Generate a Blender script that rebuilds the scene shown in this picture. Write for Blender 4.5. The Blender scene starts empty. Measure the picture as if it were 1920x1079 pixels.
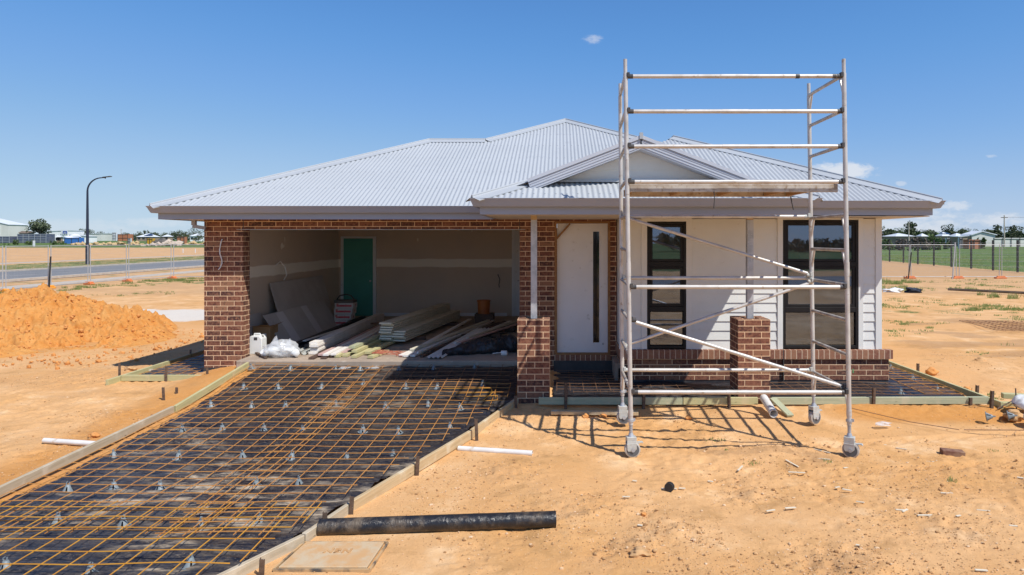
import bpy, bmesh, math, random
import numpy as np
from mathutils import Vector, Matrix
random.seed(7)
C = bpy.context.scene
COL = C.collection
R = math.radians
F = 1240.0; VX = 1050.0; VY = 450.0; CH = 2.35      # focal length (px of the 1920 photo), vanishing point, eye height

def px(u, Y): return (u - VX) / F * Y                # x of a picture column at distance Y
def pz(v, Y): return CH - (v - VY) / F * Y           # z of a picture row at distance Y

# ------------------------------------------------------------------ noise
def _h(ix, iy, s):
    n = (ix.astype(np.int64) * 374761393 + iy.astype(np.int64) * 668265263 + s * 974634777) & 0xffffffff
    n = ((n ^ (n >> 13)) * 1274126177) & 0xffffffff
    return ((n ^ (n >> 16)) & 0xffff) / 65535.0
def vn(x, y, s=0):
    x = np.asarray(x, float); y = np.asarray(y, float)
    ix = np.floor(x); iy = np.floor(y); fx = x - ix; fy = y - iy
    fx = fx * fx * (3 - 2 * fx); fy = fy * fy * (3 - 2 * fy)
    a = _h(ix, iy, s); b = _h(ix + 1, iy, s); c = _h(ix, iy + 1, s); d = _h(ix + 1, iy + 1, s)
    return (a + (b - a) * fx) * (1 - fy) + (c + (d - c) * fx) * fy
def fbm(x, y, o=4, s=0, g=.5):
    t = 0; a = 1; n = 0
    for i in range(o):
        t = t + a * vn(x * 2**i, y * 2**i, s + i * 17); n += a; a *= g
    return t / n
def ss(a, b, x):
    t = np.clip((np.asarray(x, float) - a) / (b - a), 0, 1); return t * t * (3 - 2 * t)

def gL(x, y):                                        # large-scale lie of the land
    z = -.085 * (1 - ss(7.0, 9.6, y))
    z = z + .17 * ss(9.2, 11.1, y) * (1 - ss(11.6, 13.5, y)) * ss(-6.6, -5.5, x) * (1 - ss(-.6, .3, x))
    z = z + 1.7 * ss(130, 430, y)
    return z
SPOTS = ((-.66, 6.85, .50), (2.7, 7.6, .36), (3.1, 5.6, .55), (.24, 6.0, .7), (.66, 5.4, .6), (4.4, 5.6, .6), (2.1, 5.0, .5), (-7.0, 7.6, .7), (-6.2, 9.0, .5), (1.9, 6.3, .45), (5.2, 6.9, .5))   # broken, crumbly patches of soil
def crumbly(x, y):
    m = np.zeros_like(np.asarray(x, float))
    for a, b, r in SPOTS: m = np.maximum(m, np.exp(-(((x-a)/r)**2+((y-b)/(r*.75))**2)))
    return m * np.clip(fbm(np.asarray(x)*2.3, np.asarray(y)*2.3, 3, 301)*2.2-.35, 0, 1)
def g0(x, y): return float(gL(x, y))

# ------------------------------------------------------------------ mesh builder
class MB:
    def __init__(s): s.v = []; s.f = []
    def add(s, vs, fs):
        n = len(s.v); s.v += [tuple(p) for p in vs]; s.f += [tuple(i + n for i in f) for f in fs]; return s
    def box(s, x0, x1, y0, y1, z0, z1):
        return s.add([(x0,y0,z0),(x1,y0,z0),(x1,y1,z0),(x0,y1,z0),(x0,y0,z1),(x1,y0,z1),(x1,y1,z1),(x0,y1,z1)],
                     [(0,3,2,1),(4,5,6,7),(0,1,5,4),(1,2,6,5),(2,3,7,6),(3,0,4,7)])
    def obox(s, c, ax, ay, az, h):                   # oriented box, half sizes h
        c = Vector(c); a = Vector(ax).normalized()*h[0]; b = Vector(ay).normalized()*h[1]; d = Vector(az).normalized()*h[2]
        vs = [c-a-b-d, c+a-b-d, c+a+b-d, c-a+b-d, c-a-b+d, c+a-b+d, c+a+b+d, c-a+b+d]
        return s.add(vs, [(0,3,2,1),(4,5,6,7),(0,1,5,4),(1,2,6,5),(2,3,7,6),(3,0,4,7)])
    def bar(s, p, q, w, h, up=(0,0,1)):              # rectangular bar from p to q
        p = Vector(p); q = Vector(q); d = (q-p); L = d.length; d.normalize()
        sd = d.cross(Vector(up))
        if sd.length < 1e-4: sd = Vector((1,0,0))
        sd.normalize(); u2 = sd.cross(d)
        return s.obox((p+q)/2, d, sd, u2, (L/2, w/2, h/2))
    def tube(s, pts, r, n=8, caps=True, r2=None, closed=False):
        pts = [Vector(p) for p in pts]; m = len(pts); base = len(s.v)
        ref = None
        for i, p in enumerate(pts):
            a = pts[i-1] if i > 0 else p; b = pts[i+1] if i < m-1 else p
            t = (b - a).normalized()
            if ref is None:
                ref = Vector((0,0,1)) if abs(t.z) < .9 else Vector((1,0,0))
            e1 = (ref - t * ref.dot(t)).normalized(); ref = e1; e2 = t.cross(e1)
            rr = r if r2 is None else r + (r2 - r) * i / (m - 1)
            if isinstance(r, (list, tuple)): rr = r[i]
            for k in range(n):
                an = 2*math.pi*(k+.5)/n
                s.v.append(tuple(p + e1*math.cos(an)*rr + e2*math.sin(an)*rr))
        for i in range(m-1):
            for k in range(n):
                k2 = (k+1) % n
                s.f.append((base+i*n+k, base+i*n+k2, base+(i+1)*n+k2, base+(i+1)*n+k))
        if caps:
            s.f.append(tuple(base+k for k in reversed(range(n))))
            s.f.append(tuple(base+(m-1)*n+k for k in range(n)))
        return s
    def lathe(s, c, prof, n=16, axis=(0,0,1), cap=True):   # prof: (radius, height) pairs
        c = Vector(c); az = Vector(axis).normalized()
        ax = az.cross(Vector((0,1,0)));
        if ax.length < .1: ax = az.cross(Vector((1,0,0)))
        ax.normalize(); ay = az.cross(ax); base = len(s.v); m = len(prof)
        for r, h in prof:
            for k in range(n):
                an = 2*math.pi*k/n
                s.v.append(tuple(c + az*h + ax*math.cos(an)*r + ay*math.sin(an)*r))
        for i in range(m-1):
            for k in range(n):
                k2 = (k+1) % n
                s.f.append((base+i*n+k, base+i*n+k2, base+(i+1)*n+k2, base+(i+1)*n+k))
        if cap:
            s.f.append(tuple(base+k for k in reversed(range(n)))); s.f.append(tuple(base+(m-1)*n+k for k in range(n)))
        return s
    def prism(s, poly, ex):                          # poly: 3-D points, extruded by vector ex
        n = len(poly); ex = Vector(ex); a = [Vector(p) for p in poly]
        return s.add(a + [p+ex for p in a], [tuple(reversed(range(n))), tuple(range(n, 2*n))] +
                     [(i, (i+1) % n, n+(i+1) % n, n+i) for i in range(n)])
    def blob(s, c, r, sub=2, amp=.2, seed=0, sq=(1,1,1)):
        bm = bmesh.new(); bmesh.ops.create_icosphere(bm, subdivisions=sub, radius=1)
        rnd = random.Random(seed); ph = [rnd.uniform(0, 6) for _ in range(9)]
        vs = []
        for v in bm.verts:
            p = v.co; k = 1 + amp*(math.sin(p.x*3.1+ph[0])*math.sin(p.y*2.7+ph[1]) + .6*math.sin(p.z*5+ph[2]+p.x*4) + .5*math.sin(p.y*7+ph[3]+p.z*6))+rnd.uniform(-amp, amp)*.35
            vs.append((c[0]+p.x*r*k*sq[0], c[1]+p.y*r*k*sq[1], c[2]+p.z*r*k*sq[2]))
        fs = [tuple(v.index for v in f.verts) for f in bm.faces]; bm.free()
        return s.add(vs, fs)
    def build(s, name, mat, parent=None, loc=None, smooth=None, bevel=0, fix=True):
        root = parent
        while root is not None and root.parent is not None: root = root.parent
        if parent is not None: off = Vector(root.location)
        elif loc is not None: off = Vector(loc)
        else:
            a = np.array(s.v); mn = a.min(0); mx = a.max(0)
            off = Vector(((mn[0]+mx[0])/2, (mn[1]+mx[1])/2, mn[2]))
        me = bpy.data.meshes.new(name)
        me.from_pydata([(p[0]-off.x, p[1]-off.y, p[2]-off.z) for p in s.v], [], s.f)
        if bevel or fix:
            bm = bmesh.new(); bm.from_mesh(me)
            if fix: bmesh.ops.recalc_face_normals(bm, faces=bm.faces)
            if bevel: bmesh.ops.bevel(bm, geom=list(bm.edges), offset=bevel, segments=1, affect='EDGES')
            bm.to_mesh(me); bm.free()
        boxuv(me)
        me.materials.append(mat)
        if smooth is not None:
            me.polygons.foreach_set('use_smooth', [True]*len(me.polygons)); me.set_sharp_from_angle(angle=R(smooth))
        o = bpy.data.objects.new(name, me); COL.objects.link(o)
        if parent is not None: o.parent = parent
        else: o.location = off
        return o

def parts(name, mat, parent, mbs, **k):           # several like parts, each a mesh of its own
    return [m.build(name, mat, parent, **k) for m in mbs]
def boxuv(me):
    uv = me.uv_layers.new(name='UVMap')
    n = len(me.loops)
    if n == 0: return
    vi = np.zeros(n, np.int32); me.loops.foreach_get('vertex_index', vi)
    co = np.zeros(len(me.vertices)*3); me.vertices.foreach_get('co', co); co = co.reshape(-1, 3)[vi]
    nr = np.zeros(len(me.polygons)*3); me.polygons.foreach_get('normal', nr); nr = np.abs(nr.reshape(-1, 3))
    lt = np.zeros(len(me.polygons), np.int32); me.polygons.foreach_get('loop_total', lt)
    nl = np.repeat(nr, lt, axis=0); out = np.zeros((n, 2))
    a = np.argmax(nl, axis=1)
    for k, (i, j) in enumerate(((1, 2), (0, 2), (0, 1))):
        m = a == k; out[m, 0] = co[m, i]; out[m, 1] = co[m, j]
    uv.data.foreach_set('uv', out.ravel())

def tag(o, label=None, cat=None, group=None, kind=None):
    if label: o['label'] = label
    if cat: o['category'] = cat
    if group: o['group'] = group
    if kind: o['kind'] = kind
    return o
def thing(name, label, cat, loc=(0,0,0), group=None):
    o = bpy.data.objects.new(name, None); o.empty_display_size = .2; COL.objects.link(o); o.location = loc
    return tag(o, label, cat, group)
def copy_tree(o, parent=None):
    c = o.copy(); COL.objects.link(c)
    if parent is not None: c.parent = parent
    for ch in list(o.children): copy_tree(ch, c)
    return c
def npmesh(name, V, Q, mat, smooth=True, loc=(0,0,0), parent=None, uv=False):
    V = np.asarray(V, np.float32); Q = np.asarray(Q, np.int32)
    me = bpy.data.meshes.new(name); me.vertices.add(len(V)); me.vertices.foreach_set('co', (V - np.array(loc, np.float32)).ravel())
    me.loops.add(Q.size); me.loops.foreach_set('vertex_index', Q.ravel())
    me.polygons.add(len(Q)); k = Q.shape[1]
    me.polygons.foreach_set('loop_start', np.arange(len(Q), dtype=np.int32)*k)
    me.polygons.foreach_set('loop_total', np.full(len(Q), k, np.int32))
    me.polygons.foreach_set('use_smooth', np.full(len(Q), smooth))
    me.update(calc_edges=True); me.validate()
    if uv: boxuv(me)
    me.materials.append(mat)
    o = bpy.data.objects.new(name, me); COL.objects.link(o); o.location = loc
    if parent is not None: o.parent = parent
    return o
def gridquads(nx, ny):
    i = np.arange(nx-1); j = np.arange(ny-1); I, J = np.meshgrid(i, j)
    a = (J*nx + I).ravel(); return np.stack([a, a+1, a+1+nx, a+nx], 1)

# ------------------------------------------------------------------ materials
class NT:
    def __init__(s, name):
        s.m = bpy.data.materials.new(name); s.m.use_nodes = True; s.t = s.m.node_tree; s.n = s.t.nodes; s.l = s.t.links
        s.b = s.n['Principled BSDF']; s.out = s.n['Material Output']
    def new(s, t, **k):
        n = s.n.new(t)
        for a, v in k.items(): setattr(n, a, v)
        return n
    def put(s, sock, v):
        if hasattr(v, 'links') or isinstance(v, bpy.types.NodeSocket): s.l.new(v, sock)
        elif isinstance(v, (tuple, list)) and len(v) == 3 and sock.type == 'RGBA': sock.default_value = (*v, 1)
        else: sock.default_value = v
    def coord(s, kind='Object', scale=(1,1,1)):
        tc = s.new('ShaderNodeTexCoord'); mp = s.new('ShaderNodeMapping'); mp.inputs['Scale'].default_value = scale
        s.l.new(tc.outputs[kind], mp.inputs['Vector']); return mp.outputs[0]
    def noise(s, vec, scale, detail=4, rough=.55, dist=0):
        n = s.new('ShaderNodeTexNoise'); n.inputs['Scale'].default_value = scale; n.inputs['Detail'].default_value = detail
        n.inputs['Roughness'].default_value = rough; n.inputs['Distortion'].default_value = dist
        if vec is not None: s.l.new(vec, n.inputs['Vector'])
        return n.outputs['Fac']
    def math(s, op, a, b=0.0, c=None, clamp=False):
        n = s.new('ShaderNodeMath', operation=op, use_clamp=clamp); s.put(n.inputs[0], a); s.put(n.inputs[1], b)
        if c is not None: s.put(n.inputs[2], c)
        return n.outputs[0]
    def ramp(s, v, a, b, lo=0.0, hi=1.0):            # smooth step from a to b
        n = s.new('ShaderNodeMapRange', interpolation_type='SMOOTHSTEP'); s.put(n.inputs[0], v)
        n.inputs[1].default_value = a; n.inputs[2].default_value = b; n.inputs[3].default_value = lo; n.inputs[4].default_value = hi
        return n.outputs[0]
    def mix(s, f, a, b, blend='MIX'):
        n = s.new('ShaderNodeMix', data_type='RGBA', blend_type=blend); s.put(n.inputs[0], f); s.put(n.inputs[6], a); s.put(n.inputs[7], b)
        return n.outputs[2]
    def bump(s, h, strength=.3, dist=.01, prev=None):
        n = s.new('ShaderNodeBump'); n.inputs['Strength'].default_value = strength; n.inputs['Distance'].default_value = dist
        s.l.new(h, n.inputs['Height'])
        if prev is not None: s.l.new(prev, n.inputs['Normal'])
        return n.outputs[0]
    def done(s, color=None, rough=None, metal=None, normal=None, spec=None):
        if color is not None: s.put(s.b.inputs['Base Color'], color)
        if rough is not None: s.put(s.b.inputs['Roughness'], rough)
        if metal is not None: s.put(s.b.inputs['Metallic'], metal)
        if normal is not None: s.l.new(normal, s.b.inputs['Normal'])
        if spec is not None: s.b.inputs['Specular IOR Level'].default_value = spec
        return s.m

def M(name, c1, c2=None, scale=4, rough=.6, metal=0.0, bump=None, lo=.35, hi=.65, coord='Object', stretch=(1,1,1), spec=None, fine=None):
    t = NT(name); v = t.coord(coord, stretch); col = c1; nm = None
    if c2: col = t.mix(t.ramp(t.noise(v, scale), lo, hi), c1, c2)
    if fine:                                          # (scale, colour, lo, hi) specks
        col = t.mix(t.ramp(t.noise(v, fine[0], 3), fine[2], fine[3]), col, fine[1])
    if bump: nm = t.bump(t.noise(v, bump[0], 4), bump[1], bump[2])
    return t.done(col, rough, metal, nm, spec)

MAT = {}
MAT['roof'] = M('roof sheet', (.385,.41,.435), (.41,.435,.46), .6, .5, .0, fine=(3.5, (.35,.37,.40), .6, .85))
def roofmat():
    t = NT('screwed roof sheet'); v = t.coord('Object'); g = t.new('ShaderNodeNewGeometry'); s = t.new('ShaderNodeSeparateXYZ'); t.l.new(g.outputs['Position'], s.inputs[0])
    col = t.mix(t.ramp(t.noise(v, .6), .35, .65), (.41,.435,.455), (.435,.46,.48)); col = t.mix(t.math('MULTIPLY', t.ramp(t.noise(v, 3.5), .58, .8), .6), col, (.34,.36,.39))
    wn = t.new('ShaderNodeTexWhiteNoise', noise_dimensions='1D'); t.l.new(t.math('FLOOR', t.math('DIVIDE', s.outputs[0], .762)), wn.inputs['W'])
    col = t.mix(t.math('MULTIPLY', wn.outputs['Value'], .5), col, (.39,.41,.43))            # each sheet a shade of its own
    a = t.math('ABSOLUTE', t.math('SUBTRACT', t.math('FRACT', t.math('DIVIDE', s.outputs[0], .152)), .62)); b = t.math('ABSOLUTE', t.math('SUBTRACT', t.math('FRACT', t.math('DIVIDE', s.outputs[1], .87)), .5))
    dot = t.math('MULTIPLY', t.math('LESS_THAN', a, .075), t.math('LESS_THAN', b, .022)); col = t.mix(t.math('MULTIPLY', dot, .55), col, (.13,.14,.15))   # screw heads
    return t.done(col, .5)
MAT['roof_screwed'] = roofmat()
MAT['barge'] = M('pale grey barge', (.47,.50,.56), (.50,.53,.59), 1, .5)
MAT['trim'] = M('grey trim', (.315,.345,.415), (.335,.365,.435), 1.5, .45)
MAT['white_board'] = M('white board', (.74,.75,.72), (.69,.70,.68), 1.3, .6, fine=(14, (.64,.63,.60), .64, .8))
MAT['soffit'] = M('soffit lining', (.62,.56,.48), (.58,.52,.45), 2, .8)
MAT['white_paint'] = M('white paint', (.80,.81,.83), (.75,.765,.785), 1.2, .5, fine=(9, (.58,.58,.57), .62, .8))
MAT['black_frame'] = M('black aluminium', (.012,.011,.012), (.018,.017,.017), 3, .5, spec=.25)
MAT['galv'] = M('galvanised steel', (.50,.52,.55), (.38,.40,.43), 9, .45, .35, fine=(40, (.58,.58,.58), .55, .75))
MAT['alu'] = M('dirty aluminium tube', (.60,.585,.56), (.47,.44,.40), 5, .42, .25, lo=.4, hi=.72, fine=(22, (.36,.29,.22), .60, .78), bump=(60,.12,.002))
MAT['alu_grime'] = M('grimy aluminium', (.52,.50,.47), (.38,.33,.28), 7, .5, .2, fine=(18, (.30,.23,.17), .52, .72))
MAT['latch'] = M('dark latch', (.05,.05,.055), (.09,.085,.08), 8, .5, .2)
MAT['castor_steel'] = M('castor steel', (.50,.52,.50), (.44,.44,.41), 14, .5, .1, fine=(30, (.38,.30,.20), .60, .78))
MAT['rubber'] = M('grey wheel rubber', (.50,.47,.43), (.40,.36,.31), 20, .7)
MAT['hollow_shade'] = M('castor hollow shade colour', (.10,.11,.12), None, rough=.5)
MAT['ply'] = M('plywood deck', (.46,.30,.15), (.36,.22,.11), 3, .7, stretch=(1,8,8), fine=(16, (.22,.14,.08), .62, .8))
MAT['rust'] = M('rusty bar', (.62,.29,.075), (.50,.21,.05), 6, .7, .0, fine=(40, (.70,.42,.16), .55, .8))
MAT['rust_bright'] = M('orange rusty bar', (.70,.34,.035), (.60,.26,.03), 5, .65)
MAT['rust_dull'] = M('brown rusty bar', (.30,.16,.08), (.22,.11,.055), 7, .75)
MAT['stake'] = M('brown steel stake', (.085,.055,.04), (.15,.10,.07), 22, .7, .2, fine=(50, (.28,.22,.17), .62, .75))
MAT['chair_grey'] = M('grey plastic', (.23,.27,.285), (.19,.225,.24), 20, .5)
MAT['pvc'] = M('white pvc', (.78,.78,.76), (.70,.68,.64), 5, .35, fine=(9, (.58,.48,.36), .62, .8))
MAT['concrete'] = M('concrete', (.42,.33,.25), (.34,.27,.21), 2.5, .85, bump=(40,.25,.004), fine=(12, (.50,.42,.34), .55, .8))
MAT['pale_concrete'] = M('pale concrete', (.52,.46,.38), (.44,.38,.31), 3, .85)
MAT['asphalt'] = M('asphalt', (.17,.175,.18), (.205,.205,.205), .4, .85, fine=(3, (.15,.15,.15), .55, .75))
MAT['membrane'] = M('black membrane', (.035,.036,.04), (.055,.055,.058), 6, .45, bump=(12,.4,.01))
MAT['clod'] = M('earth clod', (.60,.36,.17), (.46,.27,.12), 14, .95, bump=(45,.6,.01))
MAT['orange_clod'] = M('orange clod', (.66,.30,.09), (.56,.24,.07), 14, .95, bump=(45,.6,.01))
MAT['fence_steel'] = M('galvanised fence', (.50,.51,.51), (.40,.41,.42), 2, .5, .3)
MAT['orange_foot'] = M('orange plastic', (.70,.22,.07), (.58,.17,.06), 3, .6)
MAT['yellow_foot'] = M('yellow orange plastic', (.80,.33,.03), (.68,.27,.03), 3, .6)
MAT['black_post'] = M('black steel post', (.022,.022,.022), (.03,.03,.03), 3, .6)
MAT['lamp_paint'] = M('dark blue pole paint', (.016,.022,.045), (.022,.028,.05), 1, .4)
MAT['bark'] = M('bark', (.16,.12,.09), (.10,.075,.055), 3, .9)
MAT['leaf'] = M('dark leaves', (.050,.070,.030), (.085,.105,.045), .45, .8, lo=.4, hi=.62, fine=(1.7, (.028,.042,.018), .54, .66))
MAT['leaf_euc'] = M('grey green leaves', (.10,.125,.065), (.065,.085,.042), .5, .8, fine=(1.4, (.15,.165,.09), .56, .7))
MAT['leaf_scrub'] = M('scrub leaves', (.085,.13,.035), (.06,.095,.03), .6, .85)
MAT['scrub_dry'] = M('dry brush', (.15,.125,.10), (.11,.09,.075), 1, .9)
MAT['grass'] = M('grass blades', (.13,.20,.04), (.20,.23,.07), 1.2, .85, fine=(4, (.34,.30,.12), .52, .68))
MAT['splinter'] = M('pale offcut', (.72,.66,.52), (.62,.55,.42), 6, .7)
MAT['dark_glass'] = M('dark door glass', (.010,.010,.012), None, rough=.06)
MAT['far_soil'] = M('far tan soil', (.56,.40,.21), (.48,.33,.17), .5, .95)
MAT['glow_white'] = M('clean white plastic', (.78,.79,.78), (.72,.73,.72), 4, .4)
MAT['cardboard'] = M('cardboard', (.36,.22,.11), (.30,.18,.09), 4, .85)
MAT['fibre'] = M('fibre cement sheet', (.50,.47,.45), (.45,.42,.40), 2.5, .85, fine=(8, (.56,.53,.50), .6, .8))
MAT['fibre_pale'] = M('pale fibre sheet', (.64,.62,.63), (.60,.57,.58), 3, .85)
MAT['green_door'] = M('green door skin', (.075,.36,.30), (.065,.32,.27), 2, .6)
MAT['brick_orange'] = M('orange brick far', (.46,.18,.09), (.38,.15,.08), .3, .85)
MAT['shed_grey'] = M('grey shed sheet', (.68,.68,.63), (.61,.61,.56), .12, .7)
MAT['shed_white'] = M('white shed sheet', (.86,.87,.87), (.80,.81,.81), .12, .7)
MAT['roof_pale'] = M('pale far roof', (.66,.70,.73), (.60,.64,.67), .2, .6)
MAT['wall_tan'] = M('far tan wall', (.34,.26,.19), (.28,.21,.15), .3, .85)
MAT['window_far'] = M('far window', (.03,.035,.04), None, rough=.2)
MAT['navy'] = M('navy steel', (.075,.095,.16), (.13,.14,.18), .5, .6, lo=.45, hi=.55, stretch=(1,1,4))
MAT['blue'] = M('blue paint', (.04,.15,.45), (.05,.18,.50), .5, .5)
MAT['tarp_white'] = M('white tarpaulin', (.72,.74,.76), (.62,.64,.66), .4, .6)
MAT['rubble_pale'] = M('pale rubble', (.56,.46,.37), (.46,.37,.30), .5, .9)
MAT['rubble_dark'] = M('dark rubble', (.10,.09,.08), (.16,.14,.12), .5, .9)
MAT['yellow'] = M('yellow paint', (.65,.36,.03), (.55,.30,.03), .5, .6)
MAT['solar'] = M('solar panel', (.03,.05,.10), None, rough=.25)
MAT['far_brown'] = M('far brown roof', (.20,.15,.11), (.15,.115,.09), .4, .85)
MAT['red_print'] = M('red print', (.55,.05,.05), (.60,.12,.12), 10, .6)
MAT['blue_print'] = M('blue print', (.05,.10,.40), None, rough=.6)
MAT['primed'] = M('primed pale board', (.82,.79,.74), (.72,.68,.62), 3, .65, stretch=(1,10,10))
MAT['cream_clad'] = M('cream cladding', (.68,.64,.51), (.60,.56,.44), 3, .7, stretch=(1,10,10))
MAT['pink_board'] = M('pink primed board', (.58,.40,.36), (.48,.32,.29), 3, .7, stretch=(1,8,8))
MAT['brown_board'] = M('brown hardwood', (.13,.075,.05), (.09,.055,.04), 4, .75, stretch=(1,10,10))
MAT['bucket'] = M('orange bucket plastic', (.52,.15,.03), (.44,.12,.03), 4, .5)
MAT['cord_red'] = M('red cord', (.50,.16,.10), None, rough=.6)
MAT['black_heap'] = M('black crumpled plastic', (.022,.023,.028), (.035,.035,.04), 4, .42, bump=(22,.6,.02))
MAT['carpet'] = M('dark debris', (.07,.055,.045), (.11,.085,.065), 14, .95, bump=(50,.5,.01))
MAT['navy_cloth'] = M('navy cloth', (.03,.04,.065), (.02,.025,.04), 8, .9)
MAT['green_mark'] = M('green paint mark', (.10,.45,.16), None, rough=.7)

def wood(name, c1, c2, c3, coord='UV'):
    t = NT(name); v = t.coord(coord, (1.2, 28, 1)); v2 = t.coord('Object', (1,1,1))
    g = t.noise(v, 1.6, 5, .6, .6); col = t.mix(t.ramp(g, .35, .66), c1, c2)
    col = t.mix(t.ramp(t.noise(v2, 4.5, 3), .52, .72), col, c3)
    k = t.noise(t.coord(coord, (3, 9, 1)), 2.2, 1); col = t.mix(t.ramp(k, .72, .78), col, tuple(a*.45 for a in c1))
    return t.done(col, .75, None, t.bump(g, .25, .004))
MAT['pine'] = wood('pine form board', (.56,.42,.24), (.46,.33,.18), (.62,.52,.36))
MAT['pine_grey'] = wood('weathered form board', (.50,.42,.30), (.42,.34,.23), (.58,.50,.38))
MAT['treated'] = wood('treated pine', (.52,.48,.25), (.43,.40,.21), (.56,.48,.28))
MAT['treated_blue'] = wood('green treated pine', (.43,.44,.29), (.36,.38,.25), (.50,.47,.32))
MAT['frame_wood'] = wood('timber door frame', (.34,.17,.065), (.26,.125,.045), (.40,.22,.09))

def brickmat():
    t = NT('brown clay brick'); v = t.coord('UV')
    b = t.new('ShaderNodeTexBrick'); b.offset = .5; b.squash = 1
    for k, x in (('Scale', 1), ('Mortar Size', .0056), ('Mortar Smooth', .15), ('Bias', 0), ('Brick Width', .24), ('Row Height', .086)): b.inputs[k].default_value = x
    b.inputs['Color1'].default_value = (0,0,0,1); b.inputs['Color2'].default_value = (1,1,1,1); b.inputs['Mortar'].default_value = (.5,.5,.5,1)
    t.l.new(v, b.inputs['Vector'])
    rnd = b.outputs['Color']; mort = b.outputs['Fac']
    w = t.new('ShaderNodeSeparateColor'); t.l.new(rnd, w.inputs[0])
    cr = t.new('ShaderNodeValToRGB'); cr.color_ramp.elements[0].color = (.070,.030,.025,1); cr.color_ramp.elements[1].color = (.30,.155,.085,1)
    e = cr.color_ramp.elements.new(.35); e.color = (.150,.052,.032,1); e = cr.color_ramp.elements.new(.62); e.color = (.205,.074,.043,1); e = cr.color_ramp.elements.new(.85); e.color = (.235,.095,.056,1)
    t.l.new(w.outputs[0], cr.inputs[0])
    n1 = t.noise(t.coord('Object'), 26, 4); n2 = t.noise(t.coord('Object'), 3.0, 4)
    col = t.mix(t.ramp(n1, .42, .75), cr.outputs[0], (.27,.125,.072))
    col = t.mix(t.ramp(n1, .48, .25), col, (.065,.03,.025))
    mc = t.mix(t.ramp(n2, .35, .7), (.80,.56,.355), (.67,.46,.285))
    col = t.mix(mort, col, mc)
    h = t.math('SUBTRACT', t.math('MULTIPLY', n1, .35), mort)
    return t.done(col, .88, None, t.bump(h, .55, .006))
MAT['brick'] = brickmat()
# header bricks on edge (the sill course): same clay, 86 mm apart
def sillmat():
    t = NT('brick on edge'); v = t.coord('UV')
    b = t.new('ShaderNodeTexBrick'); b.offset = 0
    for k, x in (('Scale', 1), ('Mortar Size', .0055), ('Mortar Smooth', .15), ('Bias', 0), ('Brick Width', .088), ('Row Height', 5.0)): b.inputs[k].default_value = x
    b.inputs['Color1'].default_value = (0,0,0,1); b.inputs['Color2'].default_value = (1,1,1,1)
    t.l.new(v, b.inputs['Vector'])
    n1 = t.noise(t.coord('Object'), 26, 4)
    col = t.mix(b.outputs['Color'], (.21,.08,.052), (.32,.15,.085)); col = t.mix(t.ramp(n1, .45, .75), col, (.34,.19,.115))
    col = t.mix(b.outputs['Fac'], col, (.70,.53,.38))
    return t.done(col, .88, None, t.bump(t.math('SUBTRACT', t.math('MULTIPLY', n1, .3), b.outputs['Fac']), .5, .006))
MAT['sill'] = sillmat()

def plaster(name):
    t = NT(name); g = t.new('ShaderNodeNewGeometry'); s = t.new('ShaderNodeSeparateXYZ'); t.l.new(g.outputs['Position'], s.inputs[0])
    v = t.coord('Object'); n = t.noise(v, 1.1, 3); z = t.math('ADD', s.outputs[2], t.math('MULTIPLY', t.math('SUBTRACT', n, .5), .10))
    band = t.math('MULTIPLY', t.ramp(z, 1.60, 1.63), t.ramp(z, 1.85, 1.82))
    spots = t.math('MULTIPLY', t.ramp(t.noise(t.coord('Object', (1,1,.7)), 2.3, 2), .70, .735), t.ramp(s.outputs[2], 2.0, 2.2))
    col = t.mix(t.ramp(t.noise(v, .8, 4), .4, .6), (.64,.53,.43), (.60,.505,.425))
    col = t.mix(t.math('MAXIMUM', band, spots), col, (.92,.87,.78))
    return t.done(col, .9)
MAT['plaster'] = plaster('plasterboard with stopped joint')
MAT['plain_plaster'] = M('plain plasterboard', (.78,.74,.68), (.74,.70,.65), 1, .9)

def plastic(name='dusty black polythene', amount=1.0):
    t = NT(name); v = t.coord('Object')
    d = t.noise(t.coord('Object', (.6, 2.0, 1)), 3.6, 9, .74); big = t.noise(v, .42, 3)
    dust = t.math('MULTIPLY', t.ramp(d, .45, .68), t.ramp(big, .40, .64))
    film = t.ramp(t.noise(t.coord('Object', (1, 3, 1)), 16, 7, .78), .42, .74)
    dust = t.math('MAXIMUM', dust, t.math('MULTIPLY', film, .24))
    sp = t.ramp(t.noise(v, 70, 2), .66, .76); dust = t.math('MAXIMUM', dust, t.math('MULTIPLY', sp, .55), clamp=True); g = t.new('ShaderNodeTexCoord'); sx = t.new('ShaderNodeSeparateXYZ'); t.l.new(g.outputs['Object'], sx.inputs[0])
    rr = t.math('ADD', t.math('POWER', t.math('ABSOLUTE', t.math('DIVIDE', t.math('SUBTRACT', sx.outputs[0], .15), 2.2)), 2.0), t.math('POWER', t.math('ABSOLUTE', t.math('DIVIDE', t.math('ADD', sx.outputs[1], .3), 3.4)), 2.0))
    trod = t.ramp(t.math('ADD', rr, t.math('MULTIPLY', t.math('SUBTRACT', big, .5), 1.2)), 1.3, .3, .42, 1.0)   # walked over in the middle
    dust = t.math('MULTIPLY', t.math('MULTIPLY', dust, trod), amount)
    col = t.mix(dust, (.013,.014,.021), (.52,.42,.30))
    w = t.noise(t.coord('Object', (1.3, 6, 1)), 3.2, 4, .6, .5)
    return t.done(col, t.math('ADD', .36, t.math('MULTIPLY', dust, .5), clamp=True), None, t.bump(w, .45, .03))
MAT['polythene'] = plastic()
MAT['polythene_clean'] = plastic('clean black polythene', .22)

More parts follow.
